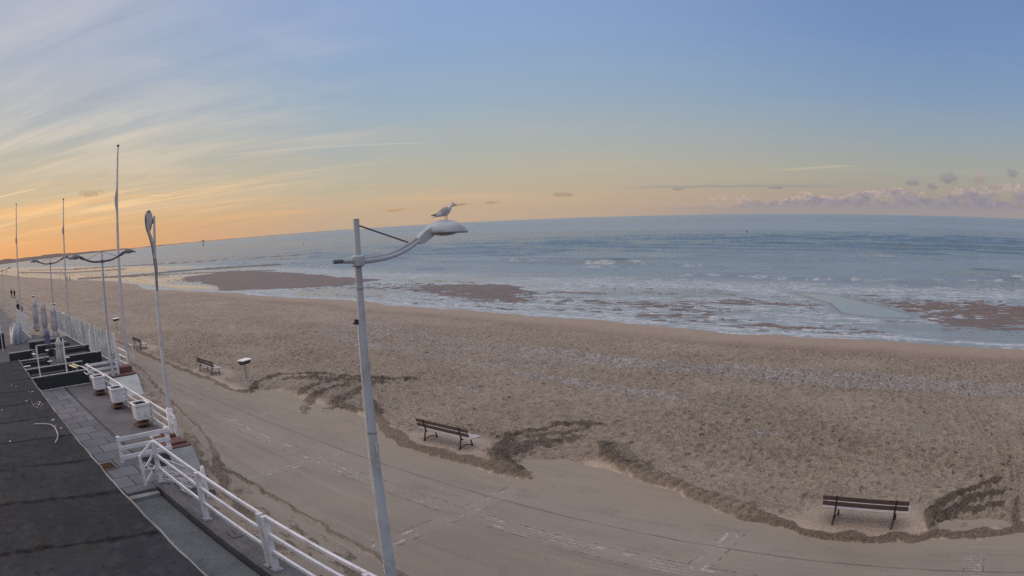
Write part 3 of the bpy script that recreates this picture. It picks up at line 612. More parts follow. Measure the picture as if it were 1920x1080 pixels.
    for w,h in bars:
        d=sdf(X,Y+(fbm(X*.3,Y*.3,3,111)-.5)*2.0,w); a=sstep(-1.5,4.,d); zt=zt+h*a*1.0
        if h>.2: zt=zt*(1-a)+(SEA+.10*sstep(-1,5,d)+rip*.02)*a
    for w in pools:
        d=sdf(X,Y,w); a=sstep(-.6,.9,d+(vnoise(X*.6,Y*.6,113)-.5)*1.2); zt=zt*(1-a)+(SEA-.3)*a
    outer=np.interp(X,[-500,-260,-165,-105,-60,-22,8,60],[100,96,90,79.5,76.5,76,75.5,75])
    zt=zt-1.2*sstep(-1.5,3.5,Y-outer)
    for pl,wd,h in strips:
        d=seg_dist(X,Y,pl)/wd; zt=np.maximum(zt,SEA-.5+(h+.5)*np.exp(-d**2)+rip*.1)
    k=sstep(-1.2,.8,Y-ys); Z=np.where(tf,Z*(1-k)+zt*k,Z)
    Z=np.where((Y-ys>0)&(Y-ys<1.2),np.minimum(Z,SEA-.01),Z)
    mud=sstep(0,2,Y-ys); wet=np.maximum(wet,mud)
    return Z,drift,sh,wet,rough+.25*dry+.8*lz,mud
phi=np.radians(np.linspace(-97,22,1250)); el=np.concatenate([np.linspace(.66,.186,520),np.linspace(.1855,.088,300),np.linspace(.0875,.0092,210)]); rr=CAM_Z/np.tan(el)
RR,PP=np.meshgrid(rr,phi,indexing='ij'); X=RR*np.sin(PP);Y=RR*np.cos(PP)
Y=np.maximum(Y,5.0); Z,dr,sh,we,ro,mu=beach_fields(X,Y)
Z=np.where(Y<5.05,-.2,Z)
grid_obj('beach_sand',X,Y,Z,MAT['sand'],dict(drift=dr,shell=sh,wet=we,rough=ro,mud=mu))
del X,Y,Z,RR,PP
# sea
phi=np.radians(np.linspace(-100,30,900)); rr=np.concatenate([(CAM_Z-SEA)/np.tan(np.concatenate([np.linspace(.205,.09,260),np.linspace(.0897,.012,420)])),np.geomspace(720,30000,40)])
RR,PP=np.meshgrid(rr,phi,indexing='ij'); X=RR*np.sin(PP);Y=RR*np.cos(PP)
off=np.interp(X,[-500,-260,-165,-105,-60,-22,8,60],[104,98,92,82,78,77,76.5,76]); q=Y-off
open_=sstep(0,14,q); D=RR
fade=sstep(420,180,D)
sw=fbm(X*.028+Y*.01,Y*.17,4,201,.55); sw2=fbm(X*.11,Y*.55,3,207)
crest=np.maximum(0,sw-.54)*2.6
Z=SEA+open_*fade*(crest*1.25+(sw2-.5)*.22)
foam_glint=np.zeros(X.shape)
for y0,amp,ph in ((81,.22,0),(88,.32,2.),(97,.42,4.),(108,.36,5.),(124,.32,9.),(146,.3,12.)):
    yc=np.interp(X,[-200,-150,-100,-50,8],[y0+22,y0+20,y0+8,y0+2,y0-1])+(fbm(X*.03,X*0+ph,3,211)-.5)*14
    on=sstep(.48,.62,fbm(X*.035,X*0+ph*3.1,3,223+int(ph))); d=(Y-yc)
    b=np.where(d<0,np.exp(-(d/.8)**2),np.exp(-(d/2.8)**2)); Z=Z+fade*amp*on*b
    foam_glint=np.maximum(foam_glint,on*np.exp(-((d+.8)/.75)**2)*sstep(.48,.66,fbm(X*.45,Y*.9,4,229,.7)))
calm=np.where(q<3,.86,.86)*(1-open_)+.001
pm=np.zeros(X.shape)
for w in pools: pm=np.maximum(pm,sstep(-.8,.4,sdf(X,Y,w))*(D<250)); calm=np.maximum(calm,sstep(-.5,1.,sdf(X,Y,w))*(D<250))
ysh=np.interp(X,XS,YS)+(fbm(X*.12,Y*.0+1,3,9)-.5)*2.2
far_calm=sstep(.60,.72,fbm(X*.004,Y*.03,3,241))*.25
calm=np.clip(calm+far_calm*(D>160),0,1)
shoal=np.exp(-((q-2)/3.5)**2)*.35*sstep(.45,.6,fbm(X*.2,Y*.8,4,251)); foam_glint=np.maximum(foam_glint*.8,shoal); foam_glint=np.maximum(foam_glint,.85*np.exp(-((Y-ysh-.9)/.55)**2)*sstep(.30,.5,fbm(X*.5,Y*.8,3,257))*(D<220))
foam_glint=np.maximum(foam_glint,.85*(1-open_)*sstep(.44,.60,fbm(X*.5,Y*2.3,4,263,.75))*sstep(.34,.46,fbm(X*.05,Y*.1,3,269))*(D<260)*(calm<.9))  # flecks on the flats: sky reflection painted bright into the water colour
Z=np.where(D>30000*.99,SEA-6,Z)
foam_glint=foam_glint*(1-pm)
grid_obj('sea_water',X,Y,Z,MAT['sea'],dict(calm=calm,foam_glint=foam_glint))
del X,Y,Z,RR,PP
MB().add([(-900,-60,0),(60,-60,0),(60,17.6,0),(-900,17.6,0)],[(0,1,2,3)]).build('promenade',MAT['promenade'],kind='structure')
# far coast
def coast():
    mb=MB(); rows=[]
    D0=9000
    for i in range(0,161):
        f=i/160; phic=-66+f*(-13+66)        # camera azimuth
        a=R(phic); u=(math.sin(R(130.3)),math.cos(R(130.3))); w=(math.sin(R(40.3)),math.cos(R(40.3)))
        hx=math.sin(a)*u[0]+math.cos(a)*u[1]; hy=math.sin(a)*w[0]+math.cos(a)*w[1]
        t=(phic+66)/53; D=6500+3500*t
        hgt=(95*(1-t)**.8*(1 if phic<-44 else 1)+14)*(1-max(0,(t-.82)/.18))
        if phic>-46: hgt=36+26*math.sin((phic+46)*.33)*.5+ (float(vnoise(np.array([phic*.6]),np.array([2.]),5)[0])-.5)*30; hgt*=(1-max(0,(phic+32)/19))**.7 if phic>-32 else 1; hgt*= (1-.5*max(0,min(1,(phic+44)/14)))
        hgt=max(hgt*1.1*(1 if phic<-36 else max(.12,1-(phic+36)/16))+(float(vnoise(np.array([phic*2.3]),np.array([9.]),5)[0])-.5)*10,1.5)
        rows.append([(hx*D,hy*D,SEA-2),(hx*(D+250),hy*(D+250),SEA+hgt*.75),(hx*(D+700),hy*(D+700),SEA+hgt),(hx*(D+2500),hy*(D+2500),SEA+hgt*.8),(hx*(D+3000),hy*(D+3000),SEA-4)])
    V=[q for r_ in rows for q in r_]; F=[(i*5+j,i*5+j+1,(i+1)*5+j+1,(i+1)*5+j) for i in range(160) for j in range(4)]
    mb.add(V,F).build('hills',MAT['hill'],smooth=True,kind='structure')
coast()

# ------------------------------------------------------------------ terrace, ramp, roof
mb=MB(); mb.prism([(-400,-40),(-400,6.0),(-60,6.9),(-54,10.5),(-33.8,10.5),(-33.8,7.72),(-19.9,7.72),(-19.9,5.25),(-17.0,5.25),(-17.0,-2),(-17,-40)],-.3,TZ)
mb.build('terrace_ground',MAT['terrace'],kind='structure')
MB().bb(-34.0,-17.03,2.4,5.56,TZ,TZ+.02).build('paving',MAT['paving'],kind='structure')
MB().bb(-34.0,-19.6,5.60,5.72,TZ,TZ+.004).build('paving_joint',MAT['black'],kind='structure')
MB().bb(-54.5,-33.75,2.4,10.15,TZ,TZ+.015).build('deck',MAT['deck_dark'],kind='structure')
MB().bb(-16.98,8,-.5,5.18,-.3,.56).build('path',MAT['ramp'],kind='structure')
mb=MB(); mb.bb(-17.0,8,5.25,5.98,-.3,TZ+.03); mb.build('kerb',MAT['kerb'],kind='structure',bevel=.015)
mb=MB(); mb.bb(-17.0,8,5.18,5.25,-.3,.45); mb.build('gutter',MAT['black'],kind='structure')
# step across the passage
st=MB().bb(-16.97,-16.72,2.4,5.17,.55,.655).build('step',MAT['stone'],bevel=.01); tag(st,'pale stone step edge across the passage below the railing corner','step')
# stairs down to the promenade, rubble stone
mb=MB()
for i in range(4): mb.bb(-19.6+.02*i,-17.25,5.27+i*.48,5.27+(i+1)*.48-.004,-.1,TZ-.02-i*.165)
for i in range(46):
    a=random.random(); y=5.35+a*1.75; z=TZ-.02-int(min(3,(y-5.27)/.48))*.165
    mb.box((random.uniform(-19.5,-17.4),y,z+.015),(random.uniform(.15,.4),random.uniform(.12,.26),random.uniform(.03,.07)),random.uniform(-.3,.3))
s=mb.build('stone_stairs',MAT['stone'],bevel=.012); tag(s,'worn rubble stone stairs leading down beside the white railing corner','stairs')
# drain grate
t=thing('drain_grate','rusty square drain grate set in the paving near the railing','drain grate',(-19.65,4.3,TZ+.022))
mb=MB(); 
for a in (-.36,.36): mb.box((a,0,.012),(.05,.66,.024)); 
for a in (-.3,.3): mb.box((0,a,.012),(.67,.05,.024))
mb.build('frame',MAT['stone'],t)
mb=MB(); mb.box((0,0,.003),(.66,.55,.006))
for i in range(9): mb.box((-.28+i*.07,0,.010),(.03,.54,.012))
mb.build('grille',MAT['rust'],t)
# roof
b=thing('flat_roofed_building','low building with a flat dark bitumen felt roof, lower left','building',(0,0,0))
MB().bb(-27.2,7,-20,2.38,-.2,3.02).build('wall',MAT['facade'],b)
rf=MB(); rf.bb(-27.4,7,-20,2.46,3.02,3.2); ro=rf.build('roof',MAT['bitumen'],b)
mb=MB(); pts=[(-27.4+i*.35,2.475+.012*math.sin(i*1.9)+.01*math.sin(i*.63),3.205+.006*math.sin(i*1.3)) for i in range(99)]
mb.tube(pts,[.012+.007*abs(math.sin(i*.71)) for i in range(99)],6); mb.build('edge_trim',MAT['stone'],b)
mb=MB(); mb.tube([(-16.11,1.60,3.22),(-15.95,1.9,3.22),(-15.75,2.06,3.225),(-15.45,2.12,3.22),(-15.1,2.10,3.22),(-14.76,2.07,3.22),(-14.4,1.98,3.22),(-14.12,1.86,3.22)],.018,7)
tag(mb.build('hose',MAT['hose'],smooth=True,origin=(-15.2,2,3.2)),'pale curved length of hose lying on the dark roof','hose')
deb=[(-21.88,1.52),(-21.57,1.67),(-20.51,2.06),(-20.26,2.15),(-19.06,1.77),(-18.73,1.92),(-18.51,2.01),(-18.55,2.19),(-17.99,2.0),(-16.25,2.22),(-15.33,2.28),(-15.67,2.19),(-18.39,.77),(-14.94,.67),(-18.3,2.1),(-18.15,1.95),(-18.65,2.12),(-20.3,2.2),(-20.9,2.0),(-18.2,2.22),(-18.05,2.12),(-18.4,1.92)]
for i,(x,y) in enumerate(deb):
    mb=MB(); k=random.uniform(.022,.046)*(1.35 if i in(4,7,9,14,16,19) else 1); n=7
    rings=[]
    for zz,q in ((0,1.),(.35,1.05),(.7,.6)): rings.append([(x+math.cos(2*PI*j/n)*k*q*(1+.3*math.sin(j*2.3+i)),y+math.sin(2*PI*j/n)*k*.7*q*(1+.25*math.cos(j*1.7+i)),3.2+zz*k*.6) for j in range(n)])
    mb.loft(rings); o=mb.build('shell_fragment',MAT['shell'],origin=(x,y,3.2)); tag(o,'pale broken shell lying on the dark roof felt','shell','shell fragments dropped on the roof')

# ------------------------------------------------------------------ white retaining walls with brick tops
t=thing('retaining_wall','white sloping end wall with brick top beneath the tallest flagpole','wall',(0,0,0))
mb=MB(); y0,y1=8.55,10.42
mb.add([(-32.0,y0-.1,-.05),(-32.0,10.08,-.05),(-33.78,y1,TZ),(-33.78,y0,TZ),(-34.6,y0,-.05),(-34.6,y1+.25,-.05),(-34.6,y1,TZ),(-34.6,y0,TZ)],[(0,1,2,3),(4,7,6,5),(3,2,6,7),(0,3,7,4),(1,5,6,2),(0,4,5,1)]); mb.build('wall',MAT['white_wall'],t)
mb=MB(); mb.bb(-34.5,-33.8,8.6,10.4,TZ+.001,TZ+.06); mb.bb(-35.0,-34.35,9.35,10.3,TZ+.06,TZ+.36); mb.build('brick_top',MAT['cap'],t,bevel=.012)
t=thing('retaining_wall','white end wall with brick top behind the railing corner','wall',(0,0,0))
MB().add([(-19.62,6.8,-.05),(-19.62,7.85,-.05),(-19.88,7.74,TZ+.06),(-19.88,6.8,TZ+.06),(-22,6.8,-.05),(-22,7.85,-.05),(-22,7.74,TZ+.06),(-22,6.8,TZ+.06)],[(0,1,2,3),(4,7,6,5),(3,2,6,7),(0,3,7,4),(1,5,6,2),(0,4,5,1)]).build('wall',MAT['white_wall'],t)
mb=MB(); mb.bb(-21.6,-19.9,6.85,7.72,TZ+.061,TZ+.11); mb.bb(-20.75,-20.15,7.05,7.66,TZ+.11,TZ+.19); mb.bb(-21.75,-21.0,7.2,7.68,TZ+.11,TZ+.21); mb.build('brick_top',MAT['cap'],t,bevel=.012)
# loose pale stones along the terrace foot
for i in range(8):
    x=-30.2+i*.42+random.uniform(-.1,.1); y=8.35+random.uniform(-.25,.45); mb=MB(); mb.box((x,y,.06),(random.uniform(.25,.42),random.uniform(.18,.3),.1),random.uniform(-.4,.4))
    tag(mb.build('paving_stone',MAT['stone'],origin=(x,y,0),bevel=.03),'pale loose stone at the foot of the terrace wall','stone','loose stones below the planters')

# ------------------------------------------------------------------ railings
def rail_bar(mb,a,b,w=.06,h=.06): mb.beam(a,b,w,h)
def railing(label,posts,tops,zb,ht,group=None,plank=False,post=(.10,.10),ends=None,levels=(1.,.66,.32),bar=.06,name='railing'):
    t=thing(name,label,'railing',(posts[0][0],posts[0][1],zb),0,group); ox,oy=posts[0][:2]
    for p_ in posts: 
        h=p_[2] if len(p_)>2 else ht
        MB().box((p_[0]-ox,p_[1]-oy,h/2),(post[0],post[1],h)).build('post',MAT['white'],t,bevel=.012)
    pl=ends or posts
    for a,b_ in zip(pl[:-1],pl[1:]):
        for l in levels:
            mb=MB(); z=ht*l-bar*.6
            if plank: mb.beam((a[0]-ox,a[1]-oy,z),(b_[0]-ox,b_[1]-oy,z),.045,.13)
            else: mb.beam((a[0]-ox,a[1]-oy,z),(b_[0]-ox,b_[1]-oy,z),bar,bar*1.15)
            mb.build('rail',MAT['white'],t,bevel=.008)
    return t
# far cross frame and outer stretch by the tall flagpole
railing('white plank railing crossing the terrace beside the glass screens',[(-34.15,7.45),(-34.2,9.35)],None,TZ,.86,plank=True,levels=(.93,.60,.28),ends=[(-34.1,7.40),(-34.18,9.42)],post=(.11,.12))
railing('white three bar railing between the tall flagpole and glass screens',[(-35.3,10.35),(-37.1,10.35)],None,TZ,1.0)
# long railing behind the planters
t=railing('long white railing with three planters standing along it',[(-34.05,7.35),(-30.2,7.55),(-26.85,7.58),(-23.45,7.62),(-20.9,7.62,.8)],None,TZ,.86)
# folded end loop of this railing
t=thing('handrail_loop','short rounded white handrail at the far end of the planter railing','handrail',(-34.05,6.95,TZ))
mb=MB(); mb.tube([(0,-.2,.0),(0,-.2,.86),(.6,.02,.86),(1.55,.05,.86),(1.72,.08,.80),(1.75,.08,.66),(1.55,.05,.60),(.5,.02,.60)],.03,8); mb.build('tube',MAT['white'],t,smooth=True)
# cross frame with planks near the corner
railing('white plank barrier standing across the paving near the drain grate',[(-19.75,4.96),(-19.8,6.83)],None,TZ,.86,plank=True,levels=(.93,.60,.26),ends=[(-19.70,4.93),(-19.72,6.9)],post=(.12,.13))
# near fence along the kerb
ks=TZ+.03
xs=[-17.3,-14.12,-11.08,-10.88,-7.75,-4.6,-1.5,1.6,4.7,7.6]
t=thing('railing','long white three bar railing on the kerb in the foreground','railing',(-17.3,5.47,ks))
for i,x in enumerate(xs):
    mb=MB(); mb.box((x+17.3,0,.60),(.11,.15,1.2)); mb.build('post',MAT['white'],t,bevel=.02)
    mb=MB(); mb.box((x+17.3,0,.012),(.24,.24,.024)); mb.build('base_plate',MAT['steel'],t,bevel=.004)
for a,b_ in zip(xs[:-1],xs[1:]):
    if b_-a<1: continue
    for z in (1.17,.80,.42): MB().beam((a+17.3+.03,.02,z),(b_+17.3-.03,.02,z),.07,.085).build('rail',MAT['white'],t,bevel=.012)
# braced stub at the corner
t=thing('braced_rail_end','short white rail end with crossed braces at the stair head','railing',(-17.32,4.93,TZ))
MB().box((0,0,.45),(.07,.10,.9)).build('post',MAT['white'],t,bevel=.015)
for a,b_ in (((0,0,.86),(0,.5,1.2)),((0,0,.40),(0,.47,.86)),((0,.03,.10),(0,.47,.50)),((0,0,.62),(0,.45,.36))): MB().beam(a,b_,.05,.07).build('brace',MAT['white'],t,bevel=.01)
# stair handrail
t=thing('stair_handrail','thin white handrail sloping down the stairs behind the railing','handrail',(-17.28,5.6,TZ))
for z in (.72,.42,.12): MB().tube([(0,.0,z),(0,1.25,z-.68)],.022,7).build('rail',MAT['white'],t,smooth=True)
MB().tube([(0,1.3,-.7),(0,1.3,.18),(0,1.33,.24)],[.075,.075,.03],10).build('post',MAT['white'],t,smooth=True)
# bundle of pale debris lying on the kerb behind the fence
mb=MB()
for i in range(7): mb.box((-16.9+i*.17,5.83+.05*math.sin(i),ks+.03),(.22,.14+.04*math.sin(i*2),.05),random.uniform(-.5,.5))
tag(mb.build('rubble_strip',MAT['white_wall'],origin=(-16.4,5.85,ks),bevel=.01),'broken pale rubble strip lying under the railing corner','rubble')
t=thing('kerb_hatch','small square grey hatch on the kerb beneath the long railing','hatch',(-12.95,5.62,ks))
MB().box((0,0,.012),(.42,.26,.02)).build('cover',MAT['kerb'],t,bevel=.004)
MB().tube([(-.16,.03,.022),(-.1,.03,.04),(.1,.03,.04),(.16,.03,.022)],.01,6).build('handle',MAT['stone'],t)

# ------------------------------------------------------------------ planters
def planter(x,y,label,rz,stand):
    t=thing('planter',label,'planter',(x,y,TZ+.27),rz,'white planters along the terrace railing')
    mb=MB(); a,b_=.285,.308; h=.60
    out=lambda q,z:[(-q,-q,z),(q,-q,z),(q,q,z),(-q,q,z)]
    mb.loft([out(a,0),out(b_,h-.09),out(b_+.025,h-.09),out(b_+.03,h),out(b_-.035,h),out(b_-.05,h-.1)],cap=False); mb.add(out(a,.0),[(0,3,2,1)]); mb.build('pot',MAT['white_wall'] if 0 else MAT['white'],t,bevel=.01)
    mb=MB(); n=9; q=b_-.045; V=[(-q+2*q*i/n,-q+2*q*j/n,h-.075+.035*math.sin(i*2.1+j)+.03*math.cos(j*3.1+i*1.3)+(.06*math.sin(PI*i/n)*math.sin(PI*j/n))) for i in range(n+1) for j in range(n+1)]
    mb.add(V,[(i*(n+1)+j,(i+1)*(n+1)+j,(i+1)*(n+1)+j+1,i*(n+1)+j+1) for i in range(n) for j in range(n)]); mb.build('soil',MAT['soil'],t)
    for k in range(3 if stand else 2):
        pass
    t2=thing('brick_stand',['rough brick blocks under the first planter from the corner','rough brick blocks under the middle planter','rough brick blocks under the farthest planter'][stand],'brick stand',(x,y,TZ),rz)
    for (bx,by,bz,w,d_) in ((-.12,-.2,.04,.5,.2),(.06,.14,.04,.46,.2),(.22,-.05,.12,.2,.46),(-.16,.0,.12,.2,.4),(.02,-.12,.20,.42,.18),(.0,.12,.20,.42,.18)):
        MB().box((bx+random.uniform(-.02,.02),by,bz),(w,d_,.075),random.uniform(-.08,.08)).build('brick',MAT['brick'],t2,bevel=.008)
planter(-23.62,7.18,'white square planter with bare soil, nearest of three along the railing',.02,0)
planter(-27.08,7.16,'white square planter with bare soil between its two matching neighbours',-.03,1)
planter(-30.32,7.10,'white square planter with bare soil, farthest along the railing by the handrail loop',.02,2)

# ------------------------------------------------------------------ flagpoles
def flagpole(x,y,zb,zt,label,r0=.10,r1=.045,group='tall bare flagpoles along the terrace'):
    t=thing('flagpole',label,'flagpole',(x,y,zb),0,group); h=zt-zb
    MB().tube([(0,0,0),(0,0,h*.3),(0,0,h*.65),(0,0,h)],[r0,r0*.9,(r0+r1)/2,r1],12).build('pole',MAT['pole'],t,smooth=True)
    mb=MB(); mb.tube([(0,0,h),(0,0,h+.04),(0,0,h+.09),(0,0,h+.13)],[r1,r1*2.1,r1*2.0,.01],12); mb.build('finial',MAT['lamp_dark'],t,smooth=True)
    mb=MB(); mb.tube([(0,-r0*1.0,h*.06),(0,-.10,h*.3),(0,-.085,h*.6),(0,-r1*1.4,h*.98)],.006,5); mb.build('halyard',MAT['steel'],t)
    return t
t=flagpole(-35.36,10.40,TZ,12.42,'tallest white flagpole beside the glass screens')
MB().tube([(0,-.05,8.25),(0,-.10,8.7),(0,-.11,9.0),(0,-.04,9.5)],[.015,.06,.065,.02],8).build('furled_flag',MAT['fabric'],t,smooth=True)
MB().tube([(.0,.38,.3),(.0,.38,1.15),(0,.36,1.26),(0,.25,1.30)],.045,8).build('support_post',MAT['white'],t,smooth=True)
t=flagpole(-53.6,10.42,TZ,11.3,'slender white flagpole rising behind the middle of the glass screens',.085,.04)
MB().tube([(0,-.05,7.9),(0,-.08,8.1),(0,-.07,8.4),(0,-.03,8.6)],[.015,.06,.06,.015],8).build('furled_flag',MAT['fabric_purple'],t,smooth=True)
t=flagpole(-68.2,7.2,TZ,12.5,'leftmost white flagpole above the farthest glass screens',.10,.045)
MB().tube([(0,-.05,7.9),(0,-.08,8.15),(0,-.07,8.5),(0,-.03,8.8)],[.015,.07,.07,.015],8).build('furled_flag',MAT['fabric_purple'],t,smooth=True)
# shorter pole with teardrop banner
t=thing('banner_pole','white pole with a wind wrapped teardrop banner at its top','flagpole',(-21.27,7.60,TZ))
MB().tube([(0,0,0),(0,.035,2.5),(0,.07,5),(0,.105,7.25)],[.085,.072,.056,.045],12).build('pole',MAT['pole'],t,smooth=True)
MB().tube([(0,0,.12),(0,0,1.02),(0,0,1.08)],[.135,.125,.06],12).build('sleeve',MAT['white'],t,smooth=True)
mb=MB(); mb.beam((0,.10,7.17),(0,-.06,7.17),.03,.03); mb.beam((0,.10,7.02),(0,-.06,7.02),.03,.03); mb.beam((0,.04,7.17),(0,.04,7.02),.03,.03); mb.build('bracket',MAT['lamp_dark'],t)
rows=[(8.13,7.46,7.50),(8.09,7.40,7.55),(8.0,7.345,7.60),(7.9,7.33,7.615),(7.75,7.33,7.60),(7.62,7.35,7.575),(7.5,7.38,7.53),(7.42,7.42,7.545),(7.3,7.46,7.60),(7.15,7.505,7.645),(7.0,7.545,7.665),(6.8,7.575,7.69),(6.6,7.60,7.71),(6.3,7.635,7.735),(6.0,7.65,7.73),(5.57,7.665,7.725)]
n=10; V=[]
for i,(z,a,b_) in enumerate(rows):
    for j in range(n+1):
        u=j/n; y=a+(b_-a)*u; V.append((.05+.025*math.sin(u*7+z*4)+.02*math.sin(z*9),y-7.60,z-TZ))
mb=MB(); mb.add(V,[(i*(n+1)+j,i*(n+1)+j+1,(i+1)*(n+1)+j+1,(i+1)*(n+1)+j) for i in range(len(rows)-1) for j in range(n)]); mb.m=0
bn=mb.build('banner',[MAT['fabric'],MAT['fabric_purple']],t,smooth=True)
for f in bn.data.polygons:
    if f.center.z<6.0 or f.center.y<-.225 and f.center.z>6.6: f.material_index=1
sm=bn.modifiers.new('thick','SOLIDIFY'); sm.thickness=.008
MB().tube([(.05,a-7.60,z-TZ) for z,a,b_ in rows[::-1]]+[(.05,b_-7.60,z-TZ) for z,a,b_ in rows[:7]],.014,6).build('banner_rod',MAT['lamp_dark'],t,smooth=True)

# ------------------------------------------------------------------ street lamps
def head(t,y0,sgn,z0,L=.74,mat='lamp'):
    rings=[]; n=18; prof=[(0,.07,.05),(.06,.16,.10),(.18,.24,.15),(.36,.29,.18),(.52,.28,.175),(.68,.22,.14),(.80,.16,.10),(.90,.10,.06),(.97,.06,.03),(1,.02,.012)]
    for s_,w,h in prof:
        y=y0+sgn*s_*L; zc=z0-.02*s_
        rings.append([(math.cos(2*PI*k/n)*w,y,zc+(math.sin(2*PI*k/n)*h if math.sin(2*PI*k/n)>0 else math.sin(2*PI*k/n)*.022)) for k in range(n)])
    o=MB().loft(rings).build('lamp_head',MAT[mat],t,smooth=True)
    mb=MB(); mb.sphere((0,y0+sgn*.42*L,z0-.02),(.17,.2,.045)); l=mb.build('lens',MAT['steel'],o,smooth=True)
def arm(t,sgn,zr,near):
    P=[(0,.05,0),(0,.30,.005),(0,.50,.02),(0,.72,.06),(0,.93,.13),(0,1.13,.22),(0,1.27,.275)]
    for dx,dz in ((-.055,.014),(.055,-.014)) if near else ((0,0),):
        mb=MB(); pts=[(dx*(1-abs(q[1])/2.2),sgn*q[1],zr+q[2]+dz) for q in P]; mb.tube(pts,[.034,.033,.031,.030,.029,.028,.028] if near else [.05]*7,8,flat=.55); mb.build('arm',MAT['lamp' if near else 'lamp_dark'],t,smooth=True)
    mb=MB(); mb.loft([[(a*.05,sgn*y,zr+z+b_*.05*k) for a,b_ in ((-1,-1),(1,-1),(1,1),(-1,1))] for y,z,k in ((1.10,.20,1.),(1.22,.25,1.7),(1.40,.33,1.5),(1.5,.36,.6))]); mb.build('joint',MAT['lamp' if near else 'lamp_dark'],t,bevel=.01)
    MB().tube([(0,sgn*.04,zr+.47),(0,sgn*.92,zr+.19)],.012,6).build('tie_rod',MAT['lamp_dark'],t)
    head(t,sgn*1.33,sgn,zr+.31,.80,'lamp' if near else 'lamp_dark')
def lamp(x,y,label,double,zb=0.):
    t=thing('street_lamp',label,'street lamp',(x,y,zb),0,'curved arm street lamps along the promenade')
    zr=6.57-zb if not double else 6.50
    ht=7.13-zb if not double else 7.04
    MB().tube([(0,0,-.05),(0,0,1.0),(0,0,1.03),(0,0,4.2),(0,0,ht)],[.115,.11,.096,.068,.043] if not double else [.10,.10,.085,.07,.05],18).build('pole',MAT['lamp'],t,smooth=True)
    MB().tube([(0,0,zr-.075),(0,0,zr-.06),(0,0,zr+.06),(0,0,zr+.075)],[.07,.095,.095,.07],16).build('collar',MAT['lamp'] if not double else MAT['lamp_dark'],t,smooth=True)
    arm(t,1,zr,not double)
    if double: arm(t,-1,zr,False)
    else:
        MB().tube([(0,-.04,zr),(0,-.26,zr+.015)],.032,8,flat=.8).build('arm_stub',MAT['lamp'],t,smooth=True)
        MB().tube([(0,-.24,zr+.013),(0,-.42,zr+.02)],.028,8,flat=.7).build('stub_end',MAT['lamp_dark'],t)
        mb=MB(); mb.box((-.03,-.075,5.76),(.045,.04,.07)); mb.tube([(-.03,-.08,5.75),(-.04,-.12,5.74)],.013,7); mb.build('sensor',MAT['black'],t,bevel=.008)
        MB().tube([(-.02,-.112,1.2),(-.02,-.085,4.2),(-.01,-.062,5.7)],.006,5).build('cable',MAT['white'],t)
        for zz in (1.035,4.2,6.2): MB().tube([(0,0,zz-.012),(0,0,zz+.012)],.0+(.108 if zz<2 else .072 if zz<5 else .055),16).build('seam_ring',MAT['steel'],t)
        mb=MB(); mb.box((.11,-.02,4.0),(.025,.04,.14)); mb.build('clip',MAT['lamp'],t)
    return t
lamp(-7.6,5.83,'nearest street lamp, single pale curved arm with a gull on its head',False)
L2=lamp(-33.96,8.95,'double armed street lamp standing between the planter railing and tall flagpole',True)
dup(L2,(-56,9.36,0),0,'double armed street lamp second from the left, behind the parasols')
dup(L2,(-118,8.9,-.75),0,'faint distant double armed street lamp at the left edge')

